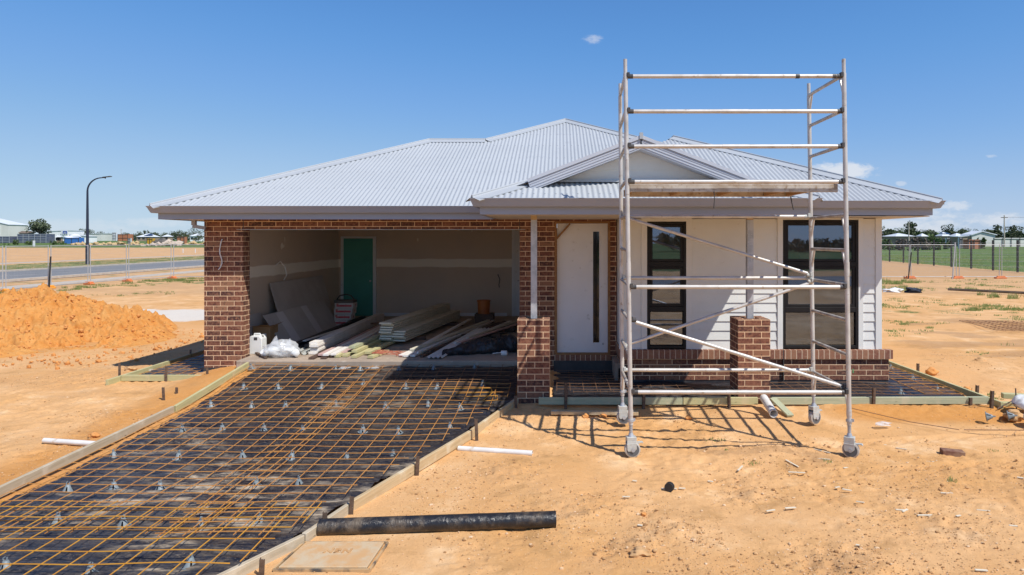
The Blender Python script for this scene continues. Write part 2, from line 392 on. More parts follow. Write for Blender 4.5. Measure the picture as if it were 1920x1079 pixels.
def glass():
    t = NT('window glass'); g = t.new('ShaderNodeBsdfGlossy'); g.inputs['Roughness'].default_value = .015; g.inputs['Color'].default_value = (.62,.75,1,1)
    v = t.coord('Object'); t.l.new(t.bump(t.noise(v, 1.1, 1), .05, .02), g.inputs['Normal'])
    tr = t.new('ShaderNodeBsdfTransparent'); tr.inputs['Color'].default_value = (.42,.42,.42,1)
    mx = t.new('ShaderNodeMixShader'); fr = t.new('ShaderNodeFresnel'); fr.inputs[0].default_value = 1.5
    t.l.new(t.math('ADD', t.math('MULTIPLY', fr.outputs[0], 1.0), .17, clamp=True), mx.inputs[0]); t.l.new(tr.outputs[0], mx.inputs[1]); t.l.new(g.outputs[0], mx.inputs[2])
    df = t.new('ShaderNodeBsdfDiffuse'); df.inputs['Color'].default_value = (.52,.50,.47,1); m2 = t.new('ShaderNodeMixShader')   # pale dusty veil added to lighten the panes and soften their reflections
    t.l.new(t.math('ADD', .05, t.math('MULTIPLY', t.ramp(t.noise(v, 3.2, 5), .4, .75), .06)), m2.inputs[0]); t.l.new(mx.outputs[0], m2.inputs[1]); t.l.new(df.outputs[0], m2.inputs[2])
    t.l.new(m2.outputs[0], t.out.inputs[0]); return t.m
MAT['glass'] = glass()

def clearbag():
    t = NT('clear plastic bag'); t.done((.82,.84,.86), .22, None, t.bump(t.noise(t.coord('Object'), 16, 3), .6, .02))
    t.b.inputs['Alpha'].default_value = .42; return t.m
MAT['clear'] = clearbag()
def blackpipe():
    t = NT('wrinkled black pipe wrap'); v = t.coord('Object', (1, 1, 1))
    n = t.noise(t.coord('Object', (1.6, 1, 1)), 9, 5, .65, 1.2); d = t.noise(v, 5, 5, .7)
    g = t.new('ShaderNodeTexCoord'); s = t.new('ShaderNodeSeparateXYZ'); t.l.new(g.outputs['Object'], s.inputs[0])
    low = t.ramp(s.outputs[2], -.01, -.06)
    dust = t.math('MAXIMUM', t.math('MULTIPLY', t.ramp(d, .46, .72), .5), t.math('MULTIPLY', t.math('MULTIPLY', low, t.ramp(d, .42, .66)), .7))
    col = t.mix(dust, (.018,.018,.021), (.26,.19,.12))
    return t.done(col, t.math('ADD', .32, t.math('MULTIPLY', dust, .5), clamp=True), None, t.bump(n, .55, .03))
MAT['blackpipe'] = blackpipe()

def dirtmat(name, zones):
    t = NT(name); v = t.coord('Object'); G = t.new('ShaderNodeNewGeometry')
    n1 = t.noise(v, .33, 6, .6); n2 = t.noise(v, 1.6, 6, .65); n3 = t.noise(v, 9, 5, .7); n4 = t.noise(v, 48, 4, .7)
    if zones:
        a = t.new('ShaderNodeAttribute', attribute_name='zones'); sp = t.new('ShaderNodeSeparateColor'); t.l.new(a.outputs['Color'], sp.inputs[0])
        a2 = t.new('ShaderNodeAttribute', attribute_name='zonesb'); sp2 = t.new('ShaderNodeSeparateColor'); t.l.new(a2.outputs['Color'], sp2.inputs[0])
    sand = t.mix(t.ramp(n1, .36, .66), (.70,.41,.19), (.64,.35,.138))
    sand = t.mix(t.ramp(n2, .50, .72), sand, (.80,.53,.29))
    sand = t.mix(t.math('MULTIPLY', t.ramp(n2, .48, .30), .75), sand, (.45,.245,.095))
    org = t.mix(t.ramp(n3, .35, .7), (.60,.285,.085), (.53,.235,.06))
    base = sand
    if zones:
        of = t.math('ADD', t.math('MULTIPLY', sp.outputs[1], 1.25), t.math('MULTIPLY', t.math('SUBTRACT', n2, .5), .9)); of = t.ramp(of, .25, .85)
        base = t.mix(of, base, org)
        bf = t.ramp(t.math('ADD', sp2.outputs[0], t.math('ADD', t.math('MULTIPLY', t.math('SUBTRACT', n2, .5), 1.0), t.math('MULTIPLY', t.math('SUBTRACT', n3, .5), .9))), .35, .85); base = t.mix(t.math('MULTIPLY', bf, .62), base, (.41,.24,.12))
        wf = t.ramp(t.math('ADD', sp.outputs[2], t.math('MULTIPLY', t.math('SUBTRACT', n2, .5), .7)), .4, .65); base = t.mix(wf, base, (.66,.60,.52))
        tf = t.ramp(t.math('ADD', sp2.outputs[1], t.math('MULTIPLY', t.math('SUBTRACT', n1, .5), .9)), .3, .8); base = t.mix(t.math('MULTIPLY', tf, .75), base, (.50,.315,.17))
    else: base = t.mix(t.ramp(n2, .35, .75), (.585,.255,.065), (.60,.315,.105)); base = t.mix(t.math('MULTIPLY', t.ramp(n3, .52, .36), .5), base, (.52,.19,.035)); base = t.mix(t.math('MULTIPLY', t.ramp(n2, .42, .32), .75), base, (.46,.16,.03))
    cr = t.ramp(n3, .56, .74); base = t.mix(t.math('MULTIPLY', cr, .35 if zones else .12), base, (.70,.48,.26))
    base = t.mix(t.math('MULTIPLY', t.ramp(n4, .58, .70), .5), base, (.40,.21,.085))
    base = t.mix(t.math('MULTIPLY', t.ramp(n4, .42, .28), .38), base, (.80,.58,.36))
    if zones:
        gn = t.math('ADD', sp.outputs[0], t.math('MULTIPLY', t.math('SUBTRACT', t.noise(v, .9, 7, .7), .5), 1.5))
        gf = t.ramp(gn, .35, .62)
        gm = t.mix(t.ramp(t.noise(t.coord('Object', (.35, 1, 1)), .22, 5), .36, .64), (.085,.145,.035), (.155,.205,.07)); gm = t.mix(t.ramp(n3, .45, .75), gm, (.05,.085,.025))
        base = t.mix(gf, base, gm)
    h = t.math('ADD', t.math('MULTIPLY', n3, .7), t.math('MULTIPLY', n4, .3))
    nb = t.bump(h, .5, .04); nb = t.bump(t.noise(v, 95, 4, .75), .5, .015, nb)
    return t.done(base, .95, None, nb, .15)
MAT['ground'] = dirtmat('bare earth', True)
MAT['mound'] = dirtmat('orange spoil', False)
def lidmat():
    t = NT('dirty pit lid'); v = t.coord('Object'); n = t.noise(v, 7, 5, .65)
    return t.done(t.mix(t.ramp(n, .35, .65), (.54,.42,.27), (.56,.33,.15)), .9, None, t.bump(t.noise(v, 60, 3), .3, .005))
MAT['lid'] = lidmat()
# ================================================================== GROUND (one sheet to the horizon)
def axis(segs):
    out = [segs[0][0]]
    for a, b, n, g in segs:                          # from a to b in n steps, spacing growing by factor g overall
        w = np.array([g**(i/max(n-1, 1)) for i in range(n)]); w = np.cumsum(w)/w.sum()
        out += list(a + (b-a)*w)
    return np.array(out)
gx = axis([(-4000,-80,40,.01), (-80,-9,110,.15), (-9,8.5,560,1), (8.5,80,120,6), (80,4000,40,100)])
gy = axis([(-500,3.4,60,.002), (3.4,10.2,250,1), (10.2,24,170,4), (24,90,130,5), (90,500,90,6), (500,5000,24,20)])
GX, GY = np.meshgrid(gx, gy)
def micro(x, y):
    fade = 1 - .75*ss(14, 40, np.abs(y)) ; far = 1 - ss(60, 140, np.abs(y))
    d = (fbm(x*.55, y*.55, 3, 3)-.5)*.07*fade
    n = fbm(x*3.1, y*3.1, 4, 11)-.5; sp_m = crumbly(x, y); rough = np.maximum(ss(.42, .7, fbm(x*.6+9, y*.6, 3, 21)), sp_m*1.8)
    d = d + n*.045*(.35+rough)*fade
    c = np.abs(fbm(x*11, y*11, 3, 31)-.5); d = d + (c*.055*rough + (vn(x*24, y*24, 5)-.5)*.012*(.3+rough) + np.clip(vn(x*15, y*15, 8)-.72, 0, 1)*.07*rough)*fade*(1-ss(12, 22, np.abs(y)))
    flat = 1 - .8*ss(-5.9, -5.5, x)*(1-ss(-1.2, -.6, x))*ss(3, 4, y)*(1-ss(12, 13, y))      # rolled base under the drive
    # loose soil banked against the right hand forms, and the scuffed ridge by the tower
    bank = .07*np.exp(-((y-9.12)/.22)**2)*ss(3.4, 4.2, x)*(1-ss(6.2, 6.9, x))*(.5+fbm(x*6, y*6, 3, 71))
    bank = bank + .05*np.exp(-((y-7.55)/.25)**2-((x-2.35)/.35)**2)*(.5+fbm(x*8, y*8, 3, 72))
    ruts = .02*np.sin(y*3.2-x*.6)*ss(9, 11, x)*(1-ss(20, 26, x))*ss(13, 15, y)*(1-ss(18, 20, y))
    return (d*flat + bank + ruts)*far
GZ = gL(GX, GY) + micro(GX, GY)
rp = random.Random(12); near = (GX > -9) & (GX < 9) & (GY > 3.6) & (GY < 12); nx_, ny_ = GX[near], GY[near]; dz = np.zeros_like(nx_)
def press(x, y, a, l, w, d):
    u = (nx_-x)*math.cos(a)+(ny_-y)*math.sin(a); v = -(nx_-x)*math.sin(a)+(ny_-y)*math.cos(a); q = (u/l)**4+(v/w)**4
    return -d*np.exp(-q*2)*(1+.35*np.sin(u*150)) + d*.55*np.exp(-((q**.25-1.12)/.16)**2)
for k in range(17):
    x, y = rp.uniform(-.2, 7), rp.uniform(4.4, 8.8); a = rp.uniform(0, 6.28)
    if k > 12: x, y = rp.uniform(-8, -5.8), rp.uniform(6, 10)
    for i in range(rp.randint(3, 6)):
        sd = .09 if i % 2 else -.09; dz += press(x+math.cos(a)*.62*i-math.sin(a)*sd, y+math.sin(a)*.62*i+math.cos(a)*sd, a+rp.uniform(-.2, .2), .15, .055, rp.uniform(.006, .014))
for off in (0, 1.55):                                # a vehicle's two wheel tracks swinging across the yard
    yc = 6.9+off*.55+.10*(nx_-3)+.03*(nx_-3)**2; v = (ny_-yc)/.10; on = ss(1.5, 3.2, nx_)
    dz += on*(-.012*np.exp(-v**4)*(1+.5*np.sin((nx_+.3*v)*62)) + .008*np.exp(-((np.abs(v)-1.25)/.3)**2))
GZ[near] += dz
road = ss(-42, -41, GX)*(1-ss(-31.2, -30.6, GX))*ss(20, 24, GY)
GZ = GZ - .07*road
ground = npmesh('ground', np.stack([GX, GY, GZ], -1).reshape(-1, 3), gridquads(len(gx), len(gy)), MAT['ground'])
tag(ground, kind='structure')
X, Y = GX.ravel(), GY.ravel()
fenceX = 32.3 + (Y-44)*.105
green = ss(0, 2.0, X-fenceX)*ss(36, 44, Y)
green = np.maximum(green, ss(84, 92, Y)*ss(-10, 0, X))
left = ss(176, 196, Y)*(1-ss(-40, -20, X)); green = np.maximum(green, left)
green = np.maximum(green, ss(430, 500, Y))
green = np.maximum(green, ss(150, 170, Y)*.25*(1-ss(-30, -10, X)))
verge = (ss(-53, -52, X)*(1-ss(-43, -42, X))*.50 + ss(-31, -30, X)*(1-ss(-28, -27, X))*.30 + ss(-25.6, -25, X)*(1-ss(-23.8, -22.5, X))*.2)*ss(25, 30, Y)*(1-ss(140, 170, Y))
green = np.maximum(green, verge)
green = np.maximum(green, .30*ss(7, 9, X)*(1-ss(16, 20, X))*ss(16, 19, Y)*(1-ss(30, 34, Y))*ss(.42, .62, fbm(X*.35, Y*.35, 3, 90)) )
green = np.maximum(green, .36*ss(-24, -22, X)*(1-ss(-14, -12, X))*ss(33, 36, Y)*(1-ss(38.5, 40, Y)))
green = np.maximum(green, ss(-26, -34, Y)*.9)
green = np.clip(green + .05, 0, 1)
orange = .75*np.exp(-((Y-8.95)/.45)**2)*ss(2.8, 4.4, X)*(1-ss(6.6, 7.6, X))
orange = np.maximum(orange, .8*np.exp(-(((X+16)/6.6)**2+((Y-15.5)/4.0)**2)**2))
orange = np.maximum(orange, .55*(1-ss(-5.0, -4.7, X))*ss(-6.6, -5.8, X)*(1-ss(12, 13, Y)))
orange = np.maximum(orange, .34*ss(.52, .7, fbm(X*.45+3, Y*.45, 3, 55))*(1-ss(20, 30, Y)))
white = .95*np.exp(-(((X+11.8)/4.4)**2+((Y-20.8+.25*(X+11.8)*.3)/1.9)**2)**1.3)*(.55+.9*fbm(X*.9, Y*1.8, 4, 66)-.0)
white = np.maximum(white, .35*np.exp(-(((X+14)/4)**2+((Y-17.6)/.8)**2)))
dark = .85*ss(6.5, 8.5, X)*(1-ss(25, 32, X))*ss(9.5, 11, Y)*(1-ss(19, 23, Y))*ss(.42, .60, fbm(X*.5, Y*1.2, 3, 57))
dark = np.maximum(dark, .85*ss(-.5, 1, X)*(1-ss(8.2, 9.4, Y))*ss(.52, .70, fbm(X*.8, Y*1.5, 4, 58))); dark = np.maximum(dark, .5*(1-ss(-6, -5.5, X))*ss(.52, .7, fbm(X*.7, Y*1.4, 4, 59))*(1-ss(12, 16, Y)))
dark = np.maximum(dark, 1.05*ss(41, 44, Y)*(1-ss(84, 90, Y))*ss(8, 12, X))
dark = np.maximum(dark, .62*crumbly(X, Y)); tan = ss(24, 30, Y)*.62
for nm, cols in (('zones', (green, orange, white)), ('zonesb', (dark, tan, tan*0))):
    at = ground.data.color_attributes.new(nm, 'FLOAT_COLOR', 'POINT')
    at.data.foreach_set('color', np.stack([*cols, np.ones_like(X)], 1).astype(np.float32).ravel())

# ------------------------------------------------------------------ road, kerbs, footpaths
def strip(name, x0, x1, ys, lift, mat, th=0):
    V = []
    for y in ys:
        z = g0(x0, y) + lift
        V += [(x0, y, z), (x1, y, z)]
    mb = MB(); n = len(ys)
    mb.v = V; mb.f = [(2*i, 2*i+1, 2*i+3, 2*i+2) for i in range(n-1)]
    if th:
        m = len(mb.v); mb.v += [(a, b, c-th) for a, b, c in V]
        for i in range(n-1):
            mb.f += [(2*i, 2*i+2, m+2*i+2, m+2*i), (2*i+1, m+2*i+1, m+2*i+3, 2*i+3)]
        mb.f += [(0, m, m+1, 1), (2*n-2, 2*n-1, m+2*n-1, m+2*n-2)]
    o = mb.build(name, mat, loc=(x0, ys[0], 0), fix=False); tag(o, kind='structure'); return o
ys = [22, 30, 40, 55, 75, 100, 130, 160, 190, 230, 280, 330]
strip('road', -40.6, -31.5, ys, .012, MAT['asphalt'])
strip('kerb', -41.0, -40.6, ys, .11, MAT['pale_concrete'], .14)
strip('kerb', -31.5, -31.1, ys, .11, MAT['pale_concrete'], .14)
strip('footpath', -27.4, -26.0, ys, .045, MAT['pale_concrete'], .06)
strip('footpath', -55.3, -53.7, ys, .045, MAT['pale_concrete'], .06)
front = MB().prism([(-60, -22, -.12), (60, -22, -.12), (60, -13, -.12), (-60, -13, -.12)], (0,0,.06)).build('road', MAT['asphalt']); tag(front, kind='structure')
# pram ramp in the far kerb
ramp = MB().prism([(-42.6, 46.5, .03), (-41.02, 46.5, .03), (-41.02, 49.5, .03), (-42.6, 49.5, .03)], (0,0,.06)).build('footpath', MAT['pale_concrete']); tag(ramp, kind='structure')

# ================================================================== HOUSE
T = .432
YG = 11.45                                           # garage and entry brick face
YW = 10.68                                           # front room wall face
YP = 9.45                                            # pillar faces
house = thing('house', 'new single storey brown brick and white board house under a pale grey corrugated hip roof', 'house', (0, 12, 0))
ZS = .31                                             # garage slab
# slabs
fs = MB().box(-5.46, -.70, 11.14, 17.75, -.25, ZS).build('floor_slab', MAT['concrete'], house, bevel=.012)
MB().box(-6.1, -5.462, YG+.245, 17.75, -.25, ZS).build('floor_slab', MAT['concrete'], house)
MB().box(.9, 5.2, YW+.125, 19.9, -.2, .33).box(-.70, .9, 11.60, 19.9, -.2, .36).box(-6.1, -.70, 17.76, 19.9, -.2, .36).build('floor_slab', MAT['concrete'], house)
# brick walls: garage piers, lintel, entry wall, outer skins
DX0, DX1, DZ0, DZ1 = -.095, .870, .36, 2.672
bw = MB()
bw.box(-6.16, -5.485, YG, YG+.24, .02, 2.705)
bw.box(-5.485, -.70, YG, YG+.11, 2.533, 2.705)
bw.box(-.70, DX0, YG, YG+.24, .02, 2.705)
bw.box(DX0, DX1, YG, YG+.24, 2.672, 2.705)
bw.box(DX0, DX1, YG, YG+.24, .02, .255)
bw.box(DX1, .98, YG, YG+.24, .02, 2.705)
bw.box(-6.16, -5.94, YG+.24, 20, .02, 2.705)
bw.box(-6.16, 5.16, 20, 20.2, .02, 2.7)
bw.build('brick_wall', MAT['brick'], house)
# brick on edge sill under the front door
MB().box(DX0, DX1, YG-.02, YG+.24, .255, .36).build('door_sill', MAT['sill'], house)
# base wall of the front room with its sill course
b2 = MB(); b2.box(.985, 5.28, YW-.06, YW+.12, .10, .442); b2.box(.985, 1.095, YW+.12, YG-.001, .10, .442); b2.box(5.17, 5.28, YW+.12, 20, .10, .442)
b2.build('brick_wall', MAT['brick'], house)
b3 = MB(); b3.box(.955, 5.325, YW-.105, YW+.02, .443, .585); b3.build('brick_sill', MAT['sill'], house)
MB().box(.955, 1.10, YW+.021, YG-.002, .443, .585).build('brick_sill', MAT['sill'], house)
MB().box(.99, 5.275, YW-.05, YW+.10, -.05, .099).build('damp_course', MAT['membrane'], house)
MB().box(-6.165, -5.5, YG-.012, YG-.001, .0, .135).build('damp_course', MAT['membrane'], house)
MB().box(-.11, .975, YG-.030, YG-.022, .0, .262).build('damp_course', MAT['membrane'], house)
MB().box(.955, .983, YW+.125, YG-.031, -.02, .25).build('damp_course', MAT['membrane'], house)
# movement joints in the brickwork
parts('control_joint', MAT['latch'], house, (MB().box(-5.488, -5.478, YG-.003, YG+.0, 2.533, 2.70), MB().box(-.705, -.695, YG-.003, YG, 2.533, 2.70)))
MB().box(3.572, 3.583, YW-.108, YW-.055, .10, .586).build('control_joint', MAT['latch'], house)
MB().box(4.70, 4.712, YW-.0635, YW-.0605, .21, .275).build('paint_mark', MAT['green_mark'], house)
# steel lintel edge
MB().box(-5.6, -.6, YG-.004, YG+.1, 2.524, 2.532).build('lintel', MAT['galv'], house)

# pillars and posts
for x0 in (-.61, 2.545):
    p = MB().box(x0, x0+.46, YP, YP+.46, -.12, 1.211)
    ins = .11                                        # hollow top
    po = MB()
    po.v = []; po.f = []
    x1 = x0+.46; y0, y1 = YP, YP+.46
    po.box(x0, x1, y0, y0+ins, -.12, 1.211).box(x0, x1, y1-ins, y1, -.12, 1.211).box(x0, x0+ins, y0+ins, y1-ins, -.12, 1.211).box(x1-ins, x1, y0+ins, y1-ins, -.12, 1.211)
    pil = po.build('brick_pillar', MAT['brick'], house)
    xc = x0+.23
    MB().box(xc-.045, xc+.045, YP+.185, YP+.275, -.05, 2.64).build('steel_post', MAT['galv'], pil)
    MB().box(xc-.043, xc+.043, YP+.187, YP+.273, 2.641, 2.715).build('post_cap', MAT['pine'], pil)
    MB().box(x0+ins, x1-ins, y0+ins, y1-ins, 1.05, 1.12).build('mortar_bed', MAT['pale_concrete'], pil)

# front door
door = MB().box(DX0+.045, DX1-.04, YG+.06, YG+.10, DZ0+.03, DZ1-.04).build('front_door', MAT['white_paint'], house)
fr = MB().box(DX0, DX0+.04, YG-.012, YG+.13, DZ0, DZ1).box(DX1-.036, DX1, YG-.012, YG+.13, DZ0, DZ1).box(DX0+.04, DX1-.036, YG-.012, YG+.13, DZ1-.036, DZ1).box(DX0+.04, DX1-.036, YG-.012, YG+.13, DZ0, DZ0+.025)
fr.build('door_frame', MAT['frame_wood'], door)
xg = px(1118, YG)
MB().box(xg-.052, xg+.052, YG+.053, YG+.0595, .565, 2.49).build('glass_strip', MAT['dark_glass'], door)
MB().box(xg-.050, xg+.050, YG+.0597, YG+.0599, .567, 2.488).build('strip_backing', MAT['black_frame'], door)
MB().lathe((px(1131, YG), YG+.061, pz(646, YG)), [(.020,0),(.020,.006),(.009,.008),(.009,.014)], 12, (0,-1,0)).build('lock', MAT['galv'], door)
MB().bar((DX0+.03, YG+.035, 2.36), (DX0+.27, YG+.035, 2.63), .03, .06, up=(0,1,0)).build('timber_brace', MAT['frame_wood'], door)

# weatherboards
def boards(mb, x0, x1, z0, z1, y, step=.150, axis='y'):
    z = z0
    while z < z1 - .02:
        zt = min(z+step, z1)
        # each board leans: proud at its foot, tucked under the next at its head
        mb.add([(x0,y-.020,z),(x1,y-.020,z),(x1,y-.004,zt),(x0,y-.004,zt),(x0,y+.03,z),(x1,y+.03,z),(x1,y+.03,zt),(x0,y+.03,zt)],
               [(0,1,2,3),(5,4,7,6),(0,4,5,1),(3,2,6,7),(0,3,7,4),(1,5,6,2)])
        z = zt
W1 = (1.403, 2.032, .60, 2.642); W2 = (3.591, 4.806, .60, 2.670)
ZB, ZT = .586, 2.70
wbs = []
for a, b in ((.990, W1[0]-.095), (W1[1]+.095, W2[0]-.088), (W2[1]+.080, 5.083)): wb = MB(); boards(wb, a, b, ZB, ZT, YW); wbs.append(wb)
parts('weatherboard_wall', MAT['white_board'], house, wbs)
parts('weatherboard_wall', MAT['white_board'], house, (MB().box(5.14, 5.17, YW+.03, 20, .586, 2.70), MB().box(.99, 1.02, YW+.03, YG+.5, .586, 2.7)))
tr = []
for a, b in ((W1[0]-.094, W1[0]-.001), (W1[1]+.001, W1[1]+.094), (W2[0]-.087, W2[0]-.001), (W2[1]+.001, W2[1]+.079), (5.084, 5.183), (.955, .989)):
    tr.append(MB().box(a, b, YW-.033, YW+.03, ZB+.001, ZT))
tr.append(MB().box(W1[0]-.001, W1[1]+.001, YW-.03, YW+.03, W1[3]+.002, ZT))
tr.append(MB().box(W2[0]-.001, W2[1]+.001, YW-.03, YW+.03, W2[3]+.002, ZT))
parts('trim_board', MAT['white_board'], house, tr, bevel=.002)

def window(b, splits, yf):
    x0, x1, z0, z1 = b
    f = MB(); w = .045
    f.box(x0, x0+w, yf-.03, yf+.05, z0, z1).box(x1-w, x1, yf-.03, yf+.05, z0, z1)
    f.box(x0+w, x1-w, yf-.03, yf+.05, z0, z0+w).box(x0+w, x1-w, yf-.03, yf+.05, z1-w, z1)
    for s in splits: f.box(x0+w, x1-w, yf-.03, yf+.05, s-.04, s+.04)
    fo = f.build('window', MAT['black_frame'], house, bevel=.003)
    zs = [z0+w] + [k for s in splits for k in (s-.04, s+.04)] + [z1-w]
    for i in range(0, len(zs), 2):
        a, c = zs[i], zs[i+1]; m = .045 if i else .012
        if i:
            s = MB(); s.box(x0+w+.004, x0+w+m, yf-.018, yf+.03, a+.004, c-.004).box(x1-w-m, x1-w-.004, yf-.018, yf+.03, a+.004, c-.004)
            s.box(x0+w+m, x1-w-m, yf-.018, yf+.03, a+.004, a+m).box(x0+w+m, x1-w-m, yf-.018, yf+.03, c-m, c-.004)
            s.build('sash', MAT['black_frame'], fo, bevel=.002)
        MB().box(x0+w+m, x1-w-m, yf+.006, yf+.012, a+m, c-m).build('pane', MAT['glass'], fo)
    return fo
window(W1, (1.235, 1.955), YW)
window(W2, (1.225, 1.955), YW)
# the room behind, seen through the glass
rm = MB(); rm.box(1.03, 5.08, 13.9, 13.95, .33, 2.66); rm.box(5.03, 5.08, YW+.1, 13.9, .33, 2.66); rm.box(1.03, 1.08, YG+.5, 13.9, .33, 2.66)
rm.build('plaster_wall', MAT['plain_plaster'], house)
MB().box(.99, 5.13, YW+.06, 19.9, 2.665, 2.68).build('ceiling', MAT['plain_plaster'], house)

# garage lining
gl = MB(); gl.box(-5.935, -5.92, YG+.24, 17.70, ZS, 2.665); gl.box(-5.92, -.66, 17.70, 17.72, ZS, 2.665); gl.box(-.69, -.66, YG+.24, 17.70, ZS, 2.665)
gl.build('plaster_wall', MAT['plaster'], house)
MB().box(-5.92, -.69, YG+.115, 17.70, 2.666, 2.68).build('ceiling', MAT['plain_plaster'], house)
sk = MB(); sk.box(-5.918, -5.90, 13, 17.68, ZS, ZS+.06); sk.box(-4.80, -1.42, 17.682, 17.70, ZS, ZS+.085); sk.build('skirting', MAT['white_paint'], house)
YB = 17.70
def px_b(u): return px(u, YB)
idr = MB().box(px_b(645), px_b(700), YB-.03, YB-.005, ZS+.01, 2.385).build('internal_door', MAT['green_door'], house)
MB().box(px_b(640), px_b(645)-.002, YB-.055, YB-.001, ZS, 2.44).box(px_b(700)+.002, px_b(706), YB-.055, YB-.001, ZS, 2.44).box(px_b(645)-.002, px_b(700)+.002, YB-.055, YB-.001, 2.388, 2.44).build('door_frame', MAT['white_paint'], idr)
MB().lathe((px_b(695), YB-.03, 1.25), [(.028, 0), (.028, .012), (.010, .016), (.010, .05)], 10, (0,-1,0)).build('handle', MAT['galv'], idr)
i2 = MB().box(px_b(966), px_b(1004), YB-.03, YB-.005, ZS+.01, 2.60).build('internal_door', MAT['white_paint'], house)
MB().box(px_b(960), px_b(966)-.002, YB-.055, YB-.001, ZS, 2.66).build('door_frame', MAT['white_paint'], i2)
MB().tube([(px_b(967)+.06, YB-.04, 1.26), (px_b(967)+.06, YB-.09, 1.26), (px_b(967)+.18, YB-.09, 1.26)], .012, 6).build('handle', MAT['galv'], i2)
# loose wiring
MB().tube([(px_b(934), YB-.01, 1.42), (px_b(934), YB-.08, 1.42), (px_b(938), YB-.10, 1.30), (px_b(936), YB-.10, 1.15), (px_b(937), YB-.1, 1.08)], .012, 6).build('wire', MAT['latch'], house)
MB().tube([(-5.91, 13.75, 1.82), (-5.80, 13.72, 1.90), (-5.70, 13.7, 1.80), (-5.66, 13.7, 1.62), (-5.72, 13.7, 1.52)], .009, 6).build('wire', MAT['glow_white'], house)
MB().tube([(px(417, YG), YG-.004, pz(449, YG)), (px(416.5, YG), YG-.03, pz(453, YG)), (px(413.5, YG), YG-.03, pz(468, YG)), (px(414, YG), YG-.03, pz(476, YG)), (px(417, YG), YG-.02, pz(487, YG)), (px(417.5, YG), YG-.02, pz(494, YG)), (px(415, YG), YG-.03, pz(501, YG)), (px(412, YG), YG-.04, pz(506, YG))], .009, 6).build('cable', MAT['glow_white'], house)

# ------------------------------------------------------------------ roof
def sheet(mb, o, e, inn, lo, hi, u0, u1, amp=.0085, pitch=.076, per=8, T=T):
    o = Vector(o); e = Vector(e); inn = Vector(inn)
    n = int((u1-u0)/pitch*per)
    nor = (Vector((0,0,1)) - inn*T).normalized()
    base = len(mb.v); 
    for k in range(n+1):
        u = u0 + (u1-u0)*k/n; a = lo(u); b = max(hi(u), a+.001)
        h = nor*(math.sin(2*math.pi*u/pitch)*amp)
        m = o + e*u
        for s in (a, b):
            mb.v.append(tuple(m + inn*s + Vector((0,0,T*s)) + h))
    for k in range(n):
        mb.f.append((base+2*k, base+2*k+2, base+2*k+3, base+2*k+1))
def cap(mb, p, q, n1, n2, w=.15, lift=.013, roll=.016):
    p = Vector(p); q = Vector(q); r = (q-p).normalized(); ds = []
    for n in (n1, n2):
        n = Vector(n).normalized(); d = n.cross(r).normalized()
        if d.z > 0: d = -d
        ds.append((d, n))
    def row(P):
        (d1, a), (d2, b) = ds
        return [P+d1*w+a*(lift-.010), P+d1*w+a*(lift+.002), P+d1*.02+a*(lift+.012)+Vector((0,0,.003)), P+Vector((0,0,lift+.034)), P+d2*.02+b*(lift+.012)+Vector((0,0,.003)), P+d2*w+b*(lift+.002), P+d2*w+b*(lift-.010)]
    A = row(p); B = row(q); n = len(A)
    mb.add(A+B, [(i, i+1, n+i+1, n+i) for i in range(n-1)] + [(0, n-1, n-2, 1)][:0])
    mb.tube([p+Vector((0,0,lift+.030)), q+Vector((0,0,lift+.030))], roll, 8)
TPn = .385; nPF = (0,-TPn,1); nPL = (-TPn,0,1); nPR = (TPn,0,1); nF = (0,-T,1); nL = (-T,0,1); nR = (T,0,1); nB = (0,T,1)
ZE = 2.895
rs = MB()
YA, XA = 10.90, -6.76                                # main roof eaves: front, left
def zA(s): return ZE + T*s
s1 = 14.74-YA; xr1 = XA+s1; xr2 = -1.66; sa = 16.54-YA; xap = xr2 + (sa-s1)
def hiA(x):
    if x < xr1: return x-XA
    if x < xr2: return s1
    if x < xap: return s1+(x-xr2)
    return sa-(x-xap)
sheet(rs, (0,YA,ZE), (1,0,0), (0,1,0), lambda u: 0, hiA, XA+.02, 4.2)
sheet(rs, (XA,0,ZE), (0,1,0), (1,0,0), lambda u: 0, lambda u: min(u-YA, s1 if u < 16 else max(18.6-u, 0.02), 18.6-u+.01) if u < 18.6 else 0, YA+.05, 18.55, per=4)
# back faces close the volume
rb = MB()
rb.add([(xr1,14.74,zA(s1)-.02),(xr2,14.74,zA(s1)-.02),(xr2+.0,18.58,ZE-.02),(XA,18.58,ZE-.02)], [(0,1,2,3)])
rb.add([(xr2,14.74,zA(s1)-.02),(xap,16.54,zA(sa)-.02),(xap,22.2,ZE-.02),(xr2,22.2-4,ZE-.02)], [(0,1,2,3)])
rb.add([(xap,16.54,zA(sa)-.02),(xap+5.6,22.1,ZE-.02),(xap,22.2,ZE-.02)], [(0,1,2)])
rb.add([(xap,16.54,zA(sa)-.02),(xap+5.62,10.92,ZE-.03),(xap+5.62,22.1,ZE-.03)], [(0,1,2)])
rb.build('roof_sheet', MAT['roof'], house, fix=False)
# right wing
YR, XR0, XR1, ZR = 9.985, -1.15, 5.77, 2.925
xk = (XR0+XR1)/2; sk_ = xk-XR0
sheet(rs, (0,YR,ZR), (1,0,0), (0,1,0), lambda u: 0, lambda x: min(x-XR0, XR1-x), 1.0, XR1-.02)
sheet(rs, (XR1,0,ZR), (0,-1,0), (-1,0,0), lambda u: 0, lambda u: min(-u-YR, sk_), -20.0, -YR-.05, per=4)
